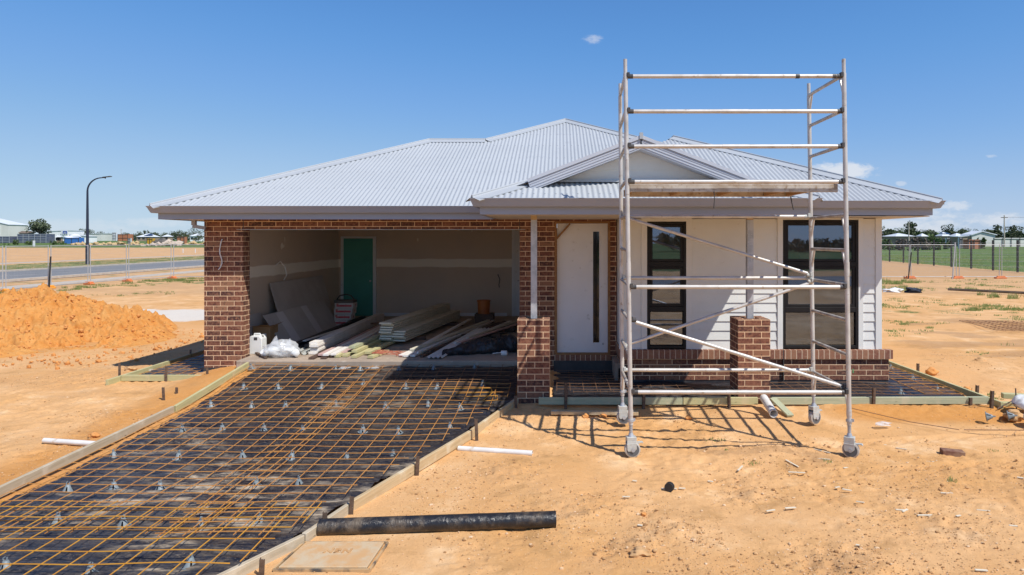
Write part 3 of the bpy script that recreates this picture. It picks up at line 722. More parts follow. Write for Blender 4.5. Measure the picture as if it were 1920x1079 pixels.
# porch roof: hipped skirt, dutch gable above
YPf, XP0, XP1, ZP, TP = 8.93, -1.19, 3.50, 2.90, .385
xpc = (XP0+XP1)/2; gs = .77                          # gable stands on the skirt this far up it
sheet(rs, (0,YPf,ZP), (1,0,0), (0,1,0), lambda u: 0, lambda x: max(min(x-XP0, XP1-x, gs), 0), XP0+.02, XP1-.02, T=TP)
YGb = YPf+gs-.27                                     # front edge of the gable sheets
def loL(y): return 0
hg = xpc-XP0
sheet(rs, (XP0,0,ZP), (0,1,0), (1,0,0), lambda y: max(0, y-(YA+.03)), lambda y: min(y-YPf, gs) if y < YGb else hg, YPf+.02, 12.7, per=6, T=TP)
sheet(rs, (XP1,0,ZP), (0,-1,0), (-1,0,0), lambda u: max(0, -u-(YR+.02)) if True else 0, lambda u: min(-u-YPf, gs) if -u < YGb else hg, -12.4, -YPf-.02, per=6, T=TP)
rs.build('roof_sheet', MAT['roof_screwed'], house, smooth=60, fix=False)
rc = MB()
A0 = (XA,YA,ZE); A1 = (xr1,14.74,zA(s1)); A2 = (xr2,14.74,zA(s1)); A3 = (xap,16.54,zA(sa)); A4 = (xap+3.6,16.54-3.6,zA(sa)-3.6*T)
for p, q, a, b in ((A0,A1,nF,nL), (A1,A2,nF,nB), (A2,A3,nF,nL), (A3,A4,nF,nR)): cap(rc, p, q, a, b)
K = (xk, YR+sk_, ZR+T*sk_)
cap(rc, (XR1,YR,ZR), K, nF, nR); cap(rc, K, (xk, 19, K[2]), nL, nR)
G0 = (XP0,YPf,ZP); G1 = (XP0+gs+.02,YPf+gs+.02,ZP+TP*(gs+.02)); H0 = (XP1,YPf,ZP); H1 = (XP1-gs-.02,YPf+gs+.02,ZP+TP*(gs+.02))
cap(rc, G0, G1, nPF, nPL); cap(rc, H0, H1, nPF, nPR)
zrp = ZP+TP*hg
cap(rc, (xpc,YGb-.02,zrp), (xpc,12.3,zrp), nPL, nPR)
rc.box(xpc-.025, xpc+.025, YGb-.05, YGb-.015, zrp-.02, zrp+.07)
rc.build('ridge_cap', MAT['roof'], house, fix=True)
# gable: boards, barge band with ribs, apron flashing
ygw = YPf+gs+.02; zgb = ZP+TP*gs+.03
gb = MB(); zt = zrp-.11
z = zgb
while z < zt-.01:
    z2 = min(z+.15, zt)
    wa = (zt-z)/TP; wb_ = (zt-z2)/TP
    gb.add([(xpc-wa,ygw-.018,z),(xpc+wa,ygw-.018,z),(xpc+wb_+.001,ygw-.003,z2),(xpc-wb_-.001,ygw-.003,z2)], [(0,1,2,3)])
    gb.add([(xpc-wa,ygw-.018,z),(xpc+wa,ygw-.018,z),(xpc+wa,ygw+.02,z),(xpc-wa,ygw+.02,z)], [(0,1,2,3)])
    z = z2
gb.add([(xpc-(zt-zgb)/TP,ygw+.02,zgb),(xpc+(zt-zgb)/TP,ygw+.02,zgb),(xpc,ygw+.02,zt)], [(0,1,2)])
gab = gb.build('gable', MAT['white_board'], house, fix=False)
bg = MB()
for sgn in (-1, 1):
    d = Vector((sgn*1, 0, -TP)).normalized(); nn = Vector((sgn*TP, 0, 1)).normalized()
    top = Vector((xpc, YGb-.012, zrp)); L = (hg-gs+.04)*math.sqrt(1+TP*TP)
    for off, hh, yy in ((.012, .024, -.02), (-.024, .010, .002), (-.042, .009, -.006), (-.060, .008, .000), (-.078, .009, -.006), (-.096, .008, .002), (-.114, .010, -.004), (-.136, .010, .004)):
        bg.obox(top + d*(L/2) + nn*off + Vector((0, yy+.02, 0)), d, (0,1,0), nn, (L/2, .022, hh))
    # soffit under the gable overhang
    bg.obox(top + d*(L/2) + nn*(-.136) + Vector((0, .15, 0)), d, (0,1,0), nn, (L/2, .13, .004))
bg.build('barge_board', MAT['barge'], gab)
MB().box(xpc-(hg-gs)-.05, xpc+(hg-gs)+.05, ygw-.10, ygw-.02, zgb-.035, zgb-.008).build('flashing', MAT['roof'], gab)

# gutters, fascias, soffits
def offset(pts, d):
    out = []
    n = len(pts)
    for i in range(n):
        p = Vector(pts[i]); dirs = []
        if i > 0: dirs.append((p-Vector(pts[i-1])).normalized())
        if i < n-1: dirs.append((Vector(pts[i+1])-p).normalized())
        rs_ = [Vector((v.y, -v.x)) for v in dirs]
        if len(rs_) == 1: out.append(p + rs_[0]*d)
        else:
            b = (rs_[0]+rs_[1]); out.append(p + b*(d/(1+rs_[0].dot(rs_[1]))))
    return out
def extrude(mb, pts, prof, zt, closed=True):
    n = len(prof); base = len(mb.v)
    rows = [offset(pts, o) for o, z in prof]
    for i in range(len(pts)):
        for k, (o, z) in enumerate(prof): mb.v.append((rows[k][i].x, rows[k][i].y, zt+z))
    for i in range(len(pts)-1):
        for k in range(n if closed else n-1):
            k2 = (k+1) % n
            mb.f.append((base+i*n+k, base+i*n+k2, base+(i+1)*n+k2, base+(i+1)*n+k))
    mb.f.append(tuple(base+k for k in range(n))); mb.f.append(tuple(base+(len(pts)-1)*n+k for k in reversed(range(n))))
GP = [(.0,-.010), (.003,-.108), (.006,-.112), (.070,-.112), (.082,-.102), (.088,-.085), (.094,-.075), (.112,-.030), (.122,-.016), (.128,-.004), (.134,.0), (.128,.005), (.118,.0), (.105,-.03), (.086,-.08), (.075,-.10), (.012,-.10), (.010,-.010)]
FP = [(-.03,-.01), (-.03,-.215), (0,-.215), (.0,-.016), (-.005,-.01)]
ZG = 2.905
runs = [([(-6.685,19), (-6.685,11.0), (-1.12,11.0)], ZG), ([(-1.095,11.0), (-1.095,9.025), (3.405,9.025), (3.405,10.08)], ZG+.005), ([(3.43,10.105), (5.695,10.105), (5.695,20)], ZG+.035)]
for pts, z in runs:
    fm = MB(); extrude(fm, pts, FP, z); fo = fm.build('fascia', MAT['trim'], house)
    gm = MB(); extrude(gm, pts, GP, z); gm.build('gutter', MAT['trim'], house, smooth=35)
sf = MB(); zs_ = 2.70
sf.box(-6.655, -6.16, 11.03, 19, zs_+.004, zs_+.016); sf.box(-6.16, -1.09, 11.03, YG+.1, zs_+.006, zs_+.016); sf.box(-1.065, 3.375, 9.055, 10.14, zs_+.002, zs_+.014); sf.box(-1.065, 5.0, 10.14, 11.5, zs_+.003, zs_+.013)
sf.box(5.0, 5.665, 10.135, 20, zs_+.005, zs_+.017); sf.box(3.376, 5.0, 10.135, 10.6, zs_+.004, zs_+.012)
sf.build('soffit', MAT['soffit'], house)
MB().tube([(-6.28, 11.35, 2.69), (-6.28, 11.35, 2.60)], .045, 4).tube([(-6.30, 11.35, 2.585), (-6.10, 11.38, 2.55)], .04, 4).build('downpipe', MAT['trim'], house)
# ================================================================== SCAFFOLD TOWER
# built in its own axes: x 0..2.45, y 0 (front)..1.05 (back); z above the mean ground
tw = thing('scaffold_tower', 'pale aluminium mobile scaffold tower on four castors standing before the right half of the house', 'scaffold tower', (0, 0, 0))
SL, SD = 2.44, 1.05
RZ = [.666+.392*k for k in range(10)]
gfr, gre = g0(2, 7.4), 0.0
def post(x, y, zb, zt):
    p = MB(); p.tube([(x,y,zb), (x,y,1.98), ], .0255, 12); p.tube([(x,y,1.94),(x,y,2.10)], .0285, 12); p.tube([(x,y,2.02),(x,y,zt-.16)], .0255, 12); p.tube([(x,y,zt-.16),(x,y,zt)], .0215, 12)
    p.tube([(x,y,zb+.10),(x,y,zb+.17)], .029, 12)
    return p.build('post', MAT['alu'], tw, smooth=40)
for x in (0, SL):
    post(x, 0, gfr+.36, 4.37); post(x, SD, .36, 4.345)
    for k, z in enumerate(RZ):
        r = MB(); r.tube([(x, .02, z), (x, SD-.02, z)], .020, 10)
        ro = r.build('rung', MAT['alu_grime'], tw, smooth=40)
        if k in (9, 5, 4, 0):
            for y, s in ((.02, 1), (SD-.02, -1)): MB().tube([(x, y, z-.22), (x, y+s*.085, z-.02)], .012, 8).build('knee_brace', MAT['alu'], ro, smooth=40)
def ledger(y, z, name='ledger', x0=.0, x1=SL, z1=None, r=.0235):
    z1 = z if z1 is None else z1
    l = MB(); l.tube([(x0+.075, y, z+(z1-z)*.03), (x1-.075, y, z1-(z1-z)*.03)], r, 12); l.tube([((x0+x1)/2-.15, y, (z+z1)/2+(z1-z)*-.06), ((x0+x1)/2+.15, y, (z+z1)/2+(z1-z)*.06)], r+.0015, 12)
    lo = l.build(name, MAT['alu'], tw, smooth=40)
    for x, zz, s in ((x0, z, 1), (x1, z1, -1)):
        h = MB(); h.tube([(x+s*.022, y, zz), (x+s*.085, y, zz)], .027, 8); h.box(x+s*.03-.016, x+s*.03+.016, y-.034, y+.018, zz-.012, zz+.04)
        h.build('latch', MAT['latch'] if y < .5 else MAT['castor_steel'], lo, bevel=.003)
for k in (9, 8, 7): ledger(0, RZ[k]-.016, 'guardrail')
for k in (6, 3, 0): ledger(0, RZ[k]-.02)
for k in (5, 3, 0): ledger(SD, RZ[k]+.02)
ledger(.05, RZ[3]-.4+.004, 'brace', 0, SL, RZ[0]+.02, .021)
ledger(SD-.05, RZ[5]+.02, 'brace', 0, SL, RZ[3]+.06, .021)
ledger(SD-.09, RZ[1]-.05, 'brace', 0, SL, RZ[3]-.02, .021)
# black tape round the top guardrail
tp = [o for o in tw.children if o.name.startswith('guardrail')][0]
parts('tape', MAT['latch'], tp, [MB().tube([(x-.022, 0, RZ[9]-.016), (x+.022, 0, RZ[9]-.016)], .0255, 12) for x in (1.92, SL-.11)])
# platform
pf = MB(); zt = RZ[6]-.055
plat = pf.box(.025, SL-.31, .102, .858, zt-.022, zt+.003).build('platform', MAT['ply'], tw)
parts('side_rail', MAT['alu_grime'], plat, (MB().box(.02, SL-.06, .06, .10, zt-.075, zt+.015), MB().box(.02, SL-.30, .86, .90, zt-.075, zt+.015)), bevel=.004)
for x in (.05, .62, 1.22, 1.80, 2.08): MB().box(x-.02, x+.02, .103, .857, zt-.07, zt-.024).build('cross_rib', MAT['ply'], plat)
parts('strap', MAT['latch'], plat, (MB().tube([(.98, .05, zt-.07), (.985, .045, zt-.16), (.975, .045, zt-.26)], .006, 5), MB().tube([(2.12, .86, zt-.07), (2.13, .85, zt-.15), (2.15, .85, zt-.24)], .008, 5)))
def castor(x, y, gz, turn, flip=1):
    c = MB(); c.tube([(0,0,.245),(0,0,.47)], .018, 10); c.tube([(0,0,.235),(0,0,.275)], .034, 10, r2=.022); c.tube([(0,0,.40),(0,0,.425)], .036, 10)
    c.box(-.016, .05, -.012, .012, .405, .435)
    for i in range(5): c.tube([(0,0,.29+.02*i),(0,0,.298+.02*i)], .0205, 10)
    def tf(mb):
        ca, sa = math.cos(turn), math.sin(turn)
        mb.v = [(x + p[0]*ca - p[1]*sa, y + p[0]*sa + p[1]*ca, gz + p[2]) for p in mb.v]; return mb
    co = tf(c).build('castor', MAT['galv'], tw, smooth=40)
    b = MB(); b.box(-.055, .055, -.042, .042, .19, .235)
    for s in (-1, 1): b.prism([(-.055, s*.042, .19), (.055, s*.042, .19), (.055, s*.042, .10), (.03, s*.042, .075), (-.045, s*.042, .075), (-.055, s*.042, .10)], (0, -s*.006, 0))
    b.box(-.058, .058, -.0445, .0445, .155, .163)
    tf(b).build('bracket', MAT['castor_steel'], co, bevel=.003)
    w = MB(); w.lathe((.012, -.031, .09), [(.055, .0), (.078, .0), (.088, .006), (.090, .015), (.090, .045), (.088, .054), (.078, .06), (.055, .06)], 28, (0,1,0))
    w2 = MB(); w2.lathe((.012, -.0335, .09), [(.012, 0), (.072, 0), (.072, .065), (.012, .065)], 24, (0,1,0)); tf(w2).build('hub', MAT['hollow_shade'], co, smooth=40)  # solid disc, its dark colour stands for the shade inside the wheel
    w3 = MB(); w3.lathe((.012, -.050, .09), [(.022, 0), (.022, .10)], 10, (0,1,0)); tf(w3).build('axle', MAT['galv'], co)
    tf(w).build('wheel', MAT['rubber'], co, smooth=40)
    l = MB(); l.prism([(.05, -.02, .17), (.13, -.02, .175), (.14, -.02, .155), (.105, -.02, .165), (.06, -.02, .13)], (0, .04, 0)); tf(l).build('brake_lever', MAT['castor_steel'], co, bevel=.002)
castor(0, 0, gfr-.004, .12); castor(SL, 0, gfr-.004, -.55); castor(0, SD, -.004, .1); castor(SL, SD, -.004, .5)
for o in tw.children_recursive:                      # the whole tower is racked a little to the left
    if o.type == 'MESH':
        for v in o.data.vertices: v.co.x -= v.co.z*(.0155-.0080*min(max(v.co.y/SD, 0), 1)*(1-min(max(v.co.x/SL, 0), 1)))
tw.location = (.797, 7.40, 0); tw.rotation_euler = (0, 0, -.004)

# ================================================================== DRIVEWAY
def xr(y):                                           # right edge of the drive (flares to the house)
    pts = [(3.0, -3.3), (4.73, -2.21), (5.5, -1.99), (5.94, -1.87), (6.91, -1.50), (8.05, -1.06), (9.4, -.62)]
    for (a, p), (b, q) in zip(pts, pts[1:]):
        if y <= b: return p + (q-p)*(y-a)/(b-a)
    return -.62
XL = -5.25
def ztop(y): return float(np.interp(y, [3, 5, 7, 9.5, 11.2], [-.01, .0, .02, .105, .30]))
def sheet_np(name, xs_fn, y0, y1, ny, nx, zfn, mat, label, cat, seed):
    ysn = np.linspace(y0, y1, ny); V = np.zeros((ny, nx, 3))
    for j, y in enumerate(ysn):
        a, b = xs_fn(y); V[j,:,0] = np.linspace(a, b, nx); V[j,:,1] = y
    x, y = V[...,0], V[...,1]
    rid = 1-np.abs(fbm(x*.9, y*4.2 + 1.1*fbm(x*.8, y*.8, 2, seed), 3, seed+1)-.5)*2
    rid2 = 1-np.abs(fbm(x*2.2, y*9, 3, seed+5)-.5)*2
    V[...,2] = zfn(x, y) + .032*np.clip(rid-.62, 0, 1)/.38*ss(.3, .7, fbm(x*.5, y*.5, 2, seed+9)) + .014*np.clip(rid2-.6, 0, 1)/.4 + .008*fbm(x*4, y*4, 2, seed+3)
    V[...,1] += .02*(fbm(x*3, y*3, 2, seed+12)-.5)
    o = npmesh(name, V.reshape(-1, 3), gridquads(nx, ny), mat, loc=(float(V[...,0].mean()), (y0+y1)/2, 0)); tag(o, label, cat); return o
def driveedge(y):
    w = .05*math.sin(y*3.1)+.03*math.sin(y*7.7+1)
    return XL+.20+w*.6, (xr(y)-.10-w*.5 if y < 9.4 else -.66)
sheet_np('plastic_sheet', driveedge, 3.3, 11.13, 520, 330, lambda x, y: gL(x, y)+.028, MAT['polythene'], 'dusty wrinkled black plastic sheet spread under the driveway reinforcing mesh', 'plastic sheet', 3)
sheet_np('plastic_sheet', lambda y: ((-.11, .98) if y > 10.64 else (-.10, 3.04)), 9.40, 11.44, 140, 190, lambda x, y: gL(x, y)*0+.035, MAT['polythene_clean'], 'black plastic sheet on the porch floor before the front door', 'plastic sheet', 13)
sheet_np('plastic_sheet', lambda y: ((3.06, 5.98) if y < 10.60 else (5.27, 5.98)), 9.42, 15.5, 200, 130, lambda x, y: gL(x, y)*0+.03, MAT['polythene_clean'], 'black plastic sheet along the board clad front room, inside the right forms', 'plastic sheet', 23)
sheet_np('plastic_sheet', lambda y: ((-7.2, -5.32) if y < 11.4 else (-7.2, -6.2)), 11.0, 15.5, 150, 70, lambda x, y: gL(x, y)*0+.022, MAT['polythene'], 'black plastic sheet in the small form left of the garage pier', 'plastic sheet', 33)

def mesh_sheet(name, label, mat, x0, x1, y0, y1, zfn, clip, px_=.2, py=.2, r=.0043, ang=0.0, seed=0, over=.0):
    rnd = random.Random(seed); mb = MB(); bow = lambda x, y: .013*math.sin(x*1.7+seed)*math.sin(y*1.3+seed*2)+.006*math.sin(x*5.1+y*2+seed)*math.sin(y*4.3+seed)
    ca, sa = math.cos(ang), math.sin(ang); cx, cy = (x0+x1)/2, (y0+y1)/2
    def P(x, y, dz):
        X_, Y_ = cx+(x-cx)*ca-(y-cy)*sa, cy+(x-cx)*sa+(y-cy)*ca
        return X_, Y_, zfn(X_, Y_)+bow(X_, Y_)+dz
    def run(pts):
        cur = []
        for p in pts:
            if clip(p[0], p[1]): cur.append(p)
            else:
                if len(cur) > 1: mb.tube(cur, r, 4)
                cur = []
        if len(cur) > 1: mb.tube(cur, r, 4)
    y = y0
    while y <= y1+1e-6:
        run([P(x, y, .0072) for x in np.arange(x0-over, x1+over+.001, .05)]); y += py
    x = x0
    while x <= x1+1e-6:
        run([P(x, y, 0) for y in np.arange(y0-over, y1+over+.001, .05)]); x += px_
    o = mb.build(name, mat, fix=False, smooth=60); tag(o, label, 'reinforcing mesh'); return o
zm = lambda x, y: g0(x, y)+.088
inD = lambda x, y: XL+.11 < x < xr(y)-.13 and y < 11.12
mesh_sheet('rebar_mesh', 'rusty steel mesh sheet over the left half of the driveway, reaching to the garage', MAT['rust'], -5.12, -2.92, 5.32, 11.12, zm, inD, seed=1, ang=.002, over=.04)
mesh_sheet('rebar_mesh', 'rusty steel mesh sheet over the right half of the driveway, against the slanting form', MAT['rust'], -3.16, -.75, 5.25, 10.05, lambda x, y: zm(x, y)+.014, inD, seed=2, ang=-.004, over=.05)
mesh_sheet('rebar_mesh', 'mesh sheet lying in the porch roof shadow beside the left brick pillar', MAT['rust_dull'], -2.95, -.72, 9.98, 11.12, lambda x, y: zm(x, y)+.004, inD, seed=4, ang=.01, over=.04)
mesh_sheet('rebar_mesh', 'bright orange steel mesh sheet lapped on top at the street end of the driveway', MAT['rust_bright'], -5.5, -1.95, 3.5, 5.82, lambda x, y: zm(x, y)+.034, lambda x, y: XL+.05 < x < xr(y)-.08, seed=3, ang=.006, over=.05, r=.0042)
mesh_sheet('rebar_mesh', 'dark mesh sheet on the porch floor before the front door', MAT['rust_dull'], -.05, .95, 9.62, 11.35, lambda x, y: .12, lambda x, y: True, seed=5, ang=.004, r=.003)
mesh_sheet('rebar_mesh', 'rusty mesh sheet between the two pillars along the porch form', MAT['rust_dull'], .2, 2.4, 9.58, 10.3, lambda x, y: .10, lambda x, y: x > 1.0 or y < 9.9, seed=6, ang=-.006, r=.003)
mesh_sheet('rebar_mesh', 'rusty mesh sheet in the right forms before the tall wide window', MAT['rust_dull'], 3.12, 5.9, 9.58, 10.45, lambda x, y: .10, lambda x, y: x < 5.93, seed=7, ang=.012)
mesh_sheet('rebar_mesh', 'rusty mesh bars in the right form beside the end wall of the house', MAT['rust'], 5.34, 5.9, 9.62, 15, lambda x, y: .105, lambda x, y: x < 5.92, seed=8, ang=-.01, px_=.28, r=.0055)
mesh_sheet('rebar_mesh', 'rusty mesh sheet in the small form left of the garage pier', MAT['rust'], -7.1, -5.45, 11.08, 15, lambda x, y: .085, lambda x, y: y < 11.38 or x < -6.25, seed=9, ang=.01)
mesh_sheet('rebar_mesh', 'rusty mesh sheet lying on bare earth right of the house', MAT['rust_dull'], 11.2, 15.0, 16.4, 18.6, lambda x, y: g0(x, y)+.05, lambda x, y: True, seed=10, ang=-.16, r=.007)
# bent bars by the pillar
def bar_thing(name, pts, r, mat, label, cat='steel bar', n=6, group=None):
    return tag(MB().tube(pts, r, n).build(name, mat, fix=False, smooth=50), label, cat, group)
zq = zm(-1, 9.3)+.05
for i, (pts, lb) in enumerate(((([(-1.75, 9.85, zq), (-1.02, 9.83, zq+.01), (-.98, 9.55, zq), (-1.06, 9.2, zq-.01)]), 'hooked orange bar left of the pillar, farthest of three'),
    (([(-1.5, 9.55, zq), (-.93, 9.53, zq+.015), (-.90, 9.25, zq+.01)]), 'hooked orange bar left of the pillar, middle of three'),
    (([(-1.32, 9.34, zq), (-.88, 9.33, zq+.015), (-.86, 9.1, zq+.01), (-1.05, 9.08, zq)]), 'hooked orange bar left of the pillar, nearest of three'))):
    bar_thing('bent_bar', pts, .005, MAT['rust_bright'], lb, group='hooked bars by the left pillar')

# bar chairs: one kind, set out in rows
def chair_mb():
    m = MB(); m.lathe((0,0,0), [(.036,0),(.060,0),(.060,.008),(.036,.008)], 16, cap=False)
    n = 16; b0 = len(m.v)
    for r, h in ((.050, .005), (.026, .052), (.019, .070)):
        for k in range(n): m.v.append((r*math.cos(6.2832*k/n), r*math.sin(6.2832*k/n), h))
    for k in range(n):
        k2 = (k+1) % n
        if k % 4 < 3: m.f.append((b0+k, b0+k2, b0+n+k2, b0+n+k))   # four legs, open between them
        m.f.append((b0+n+k, b0+n+k2, b0+2*n+k2, b0+2*n+k))
    m.f.append(tuple(b0+2*n+k for k in range(n)))
    for s in (-1, 1): m.bar((s*.010, 0, .068), (s*.013, 0, .094), .010, .006)
    m.bar((-.013, 0, .094), (.0, .0, .099), .010, .006)
    return m
proto = chair_mb().build('bar_chair', MAT['chair_grey'], loc=(0,0,0), smooth=40)
LBC = 'grey plastic bar chair standing on the black driveway sheet, holding up the mesh'
spots = []
rows = [(10.95, -5.05, 0), (10.06, -4.92, .3), (9.12, -5.0, .1), (8.16, -4.9, .3), (7.24, -4.95, .0), (6.38, -4.85, .2), (5.55, -4.9, .1), (4.78, -4.6, .2), (4.05, -4.9, .1)]
rnd = random.Random(21)
for y, x0, j in rows:
    x = x0 + j*.4
    while x < min(xr(y)-.22, -.9):
        spots.append((x+rnd.uniform(-.12, .12), y+rnd.uniform(-.09, .09))); x += .57 + rnd.uniform(-.10, .12)
first = True
for x, y in spots:
    o = proto if first else proto.copy()
    if not first: COL.objects.link(o)
    first = False
    o.location = (x, y, g0(x, y)+.032); o.rotation_euler = (rnd.uniform(-.14, .14), rnd.uniform(-.14, .14), rnd.uniform(0, 6)); k_ = rnd.uniform(.94, 1.04); o.scale = (k_, k_, k_)
    tag(o, LBC, 'bar chair', 'bar chairs under the driveway mesh')
for u, v in ((1670, 688), (1711, 708), (1757, 729), (1689, 735)):
    Yc = (CH-.04)*F/(v+5-VY); o = proto.copy(); COL.objects.link(o); o.location = (px(u, Yc), Yc, .04); o.rotation_euler = (0,0,u)
    tag(o, 'grey plastic bar chair in the form beside the right end of the house', 'bar chair', 'bar chairs in the right form')
for (x, y), lb in (((5.55, 8.62), 'grey plastic bar chair lying loose on the soil left of the white sacks'), ((5.86, 8.66), 'grey plastic bar chair lying against the white sacks')):
    o = proto.copy(); COL.objects.link(o); o.location = (x, y, .045); o.rotation_euler = (1.4, .5, 1); o.scale = (1.1,)*3; tag(o, lb, 'bar chair')

# ------------------------------------------------------------------ form boards and stakes
def board(name, p, q, w, h, mat, label, cat='form board', bevel=.004, group=None, roll=None):
    p = Vector(p); q = Vector(q); d = q-p; L = d.length
    o = MB().box(-L/2, L/2, -w/2, w/2, -h/2, h/2).build(name, mat, loc=(0,0,0), bevel=bevel)
    ex = d.normalized(); ey = Vector((0,0,1)).cross(ex).normalized(); ez = ex.cross(ey)
    mt = Matrix((ex, ey, ez)).transposed()
    if roll: mt = mt @ Matrix.Rotation(roll, 3, 'X')
    o.matrix_world = Matrix.Translation((p+q)/2) @ mt.to_4x4()
    return tag(o, label, cat, group)
def form(p, q, mat, label, h=.10, w=.042):
    return board('form_board', (p[0], p[1], p[2]-h/2), (q[0], q[1], q[2]-h/2), w, h, mat, label)
form((XL-.0, 11.12, .295), (XL, 9.02, ztop(9.02)), MAT['treated'], 'greenish form board along the left of the driveway, nearest the garage')
form((XL-.02, 9.0, ztop(9.0)), (XL, 3.4, -.02), MAT['pine_grey'], 'long weathered form board along the left of the driveway, in the foreground')
pts = [(9.42, 'pale pine form board on the slant right of the driveway, touching the left pillar'), (8.02, 'pale pine form board on the slant, middle length beside the white pipe'), (5.92, 'short pale form board on the slant at the left end of the black pipe'), (5.28, 'weathered form board on the slant at the bottom edge, nearest the camera'), (3.2, None)]
for (ya, lb), (yb, _) in zip(pts, pts[1:]):
    form((xr(ya), ya, ztop(ya)-.005), (xr(yb), yb+.02, ztop(yb)-.005), MAT['pine' if ya > 6 else 'pine_grey'], lb, h=.105)
form((-.30, 9.30, .135), (1.72, 9.30, .135), MAT['treated_blue'], 'green form board across the porch between left pillar and scaffold')
form((1.73, 9.30, .135), (2.78, 9.305, .135), MAT['treated'], 'short greenish form board across the porch ending at the right pillar')
form((2.98, 9.30, .135), (6.02, 9.30, .145), MAT['treated_blue'], 'long green form board across the front of the right mesh bay')
form((6.05, 9.05, .13), (6.07, 15.6, .11), MAT['treated'], 'green form board running back along the right end of the house')
form((-7.25, 10.94, .115), (-5.30, 10.94, .115), MAT['treated'], 'yellowish green form board across the front of the small form left of the garage')
form((-7.28, 10.62, .10), (-7.26, 15.6, .115), MAT['treated'], 'greenish form board running back along the left side of the garage')
board('timber_offcut', (2.98, 9.25, .13), (3.06, 8.78, .015), .10, .03, MAT['treated_blue'], 'short green timber offcut leaning on the right form beside the white pipe', 'timber offcut')
board('plank', (-.12, 8.92, .025), (1.05, 8.88, .022), .09, .045, MAT['pine'], 'dusty plank lying on the soil in the tower shadow near the left pillar', 'plank')
def stake(x, y, z0, z1, label, lean=(0,0), group='steel form stakes'):
    m = MB(); h = z1-z0
    m.box(-.019, .019, -.003, .003, -.08, h).box(-.019, -.013, .0031, .03, -.08, h)
    o = m.build('steel_stake', MAT['stake'], loc=(0,0,0)); o.location = (x, y, z0); o.rotation_euler = (lean[0], lean[1], .2)
    return tag(o, label, 'stake', group)
def stk(u, vt, vb, Yc, label, lean=(0,0)):
    s = 'slanting form' in label or 'bottom edge' in label or 'left tip' in label      # those stand on the outer face of the slanting boards
    stake(px(u, Yc)+.042*s, Yc-.028*s, pz(vb, Yc)-.03*s, pz(vt, Yc)+.035*s, label, lean)
for u, vt, vb, Yc, lb in ((888, 790, 820, 7.95, 'rusty steel stake on the slanting form, just left of the white pipe'), (775, 860, 893, 6.86, 'rusty steel stake on the slanting form, halfway between white pipe and black pipe'),
    (650, 937, 980, 5.88, 'rusty steel stake on the slanting form, standing behind the black pipe'), (603, 966, 1000, 5.58, 'rusty steel stake at the left tip of the black pipe'), (482, 1054, 1082, 4.82, 'rusty steel stake on the form at the bottom edge, beside the pit lid'),
    (968, 742, 769, 9.22, 'rusty steel stake at the foot of the left pillar'), (1061, 719, 763, 9.255, 'rusty steel stake on the porch form between left pillar and scaffold'), (1207, 735, 763, 9.255, 'rusty steel stake on the porch form right of the left tower legs'), (1368, 730, 762, 9.255, 'rusty steel stake on the porch form just left of the right pillar'),
    (1639, 728, 760, 9.255, 'rusty steel stake on the right form below the right edge of the wide window'), (1821, 746, 768, 9.25, 'rusty steel stake near the corner of the right form, low'), (1860, 733, 777, 9.06, 'rusty steel stake at the sticking out end of the right side form'), (1833, 723, 742, 9.85, 'rusty steel stake behind the corner of the right form'), (1722, 682, 697, 11.7, 'rusty steel stake on the right side form beside the house corner'),
    (224, 681, 709, 10.98, 'rusty steel stake at the outer corner of the left small form'), (311, 688, 716, 10.90, 'leaning steel stake on the front of the left small form'), (389, 688, 712, 10.90, 'steel stake on the left small form below the garage pier'),
    (307, 727, 752, 9.62, 'steel stake outside the left driveway form, left one of a close pair'), (331, 727, 742, 9.9, 'steel stake outside the left driveway form, right one of a close pair'), (357, 656, 668, 13.0, 'steel stake in the roof shadow behind the left small form')):
    stk(u, vt, vb, Yc, lb, (rnd.uniform(-.05, .05), rnd.uniform(-.06, .06)))

# ------------------------------------------------------------------ pipes and loose things on the soil
def pipe(name, p, q, r, mat, label, wall=.005, n=24, cat='pipe', seg=1):
    p = Vector(p); q = Vector(q); L = (q-p).length
    m = MB()
    prof = [(r, L*i/seg) for i in range(seg+1)] + [(r-wall, L), (r-wall, 0)]
    m.lathe((0,0,0), prof, n, (1,0,0), cap=False)
    nn = len(prof); 
    for k in range(n): m.f.append(((nn-1)*n+k, (nn-1)*n+(k+1)%n, (k+1)%n, k))
    o = m.build(name, mat, loc=(0,0,0), smooth=35)
    d = (q-p).normalized(); o.rotation_euler = d.to_track_quat('X', 'Z').to_euler(); o.location = p
    return tag(o, label, cat)
pipe('pvc_pipe', (-1.17, 7.62, g0(-1, 7.5)+.022), (-.31, 7.44, g0(-.3, 7.4)+.026), .031, MAT['pvc'], 'thin white plastic pipe lying on the soil beside the slanting driveway form')
pipe('pvc_pipe', (-6.13, 7.86, g0(-6.1, 7.8)+.03), (-5.30, 7.72, g0(-5.3, 7.7)+.03), .031, MAT['pvc'], 'thin white plastic pipe on the soil left of the driveway, half behind the form')
pipe('pvc_pipe', (2.84, 9.22, .145), (2.82, 8.72, .055), .055, MAT['pvc'], 'short thick white plastic pipe leaning at the foot of the right pillar')
bp = pipe('drain_pipe', (-1.99, 5.47, g0(-2, 5.5)+.058), (-.035, 5.62, g0(0, 5.6)+.062), .066, MAT['blackpipe'], 'long black pipe wrapped in wrinkled plastic lying on the soil in the foreground', n=32, seg=90)
me = bp.data; rr = random.Random(3)
co = np.zeros(len(me.vertices)*3); me.vertices.foreach_get('co', co); co = co.reshape(-1, 3)
an = np.arctan2(co[:,2], co[:,1]); rad = np.hypot(co[:,1], co[:,2]); wr = fbm(co[:,0]*14, np.cos(an)*1.4+3, 3, 77)*.6 + fbm(co[:,0]*5, np.sin(an)*1.2+7, 2, 79)*.5
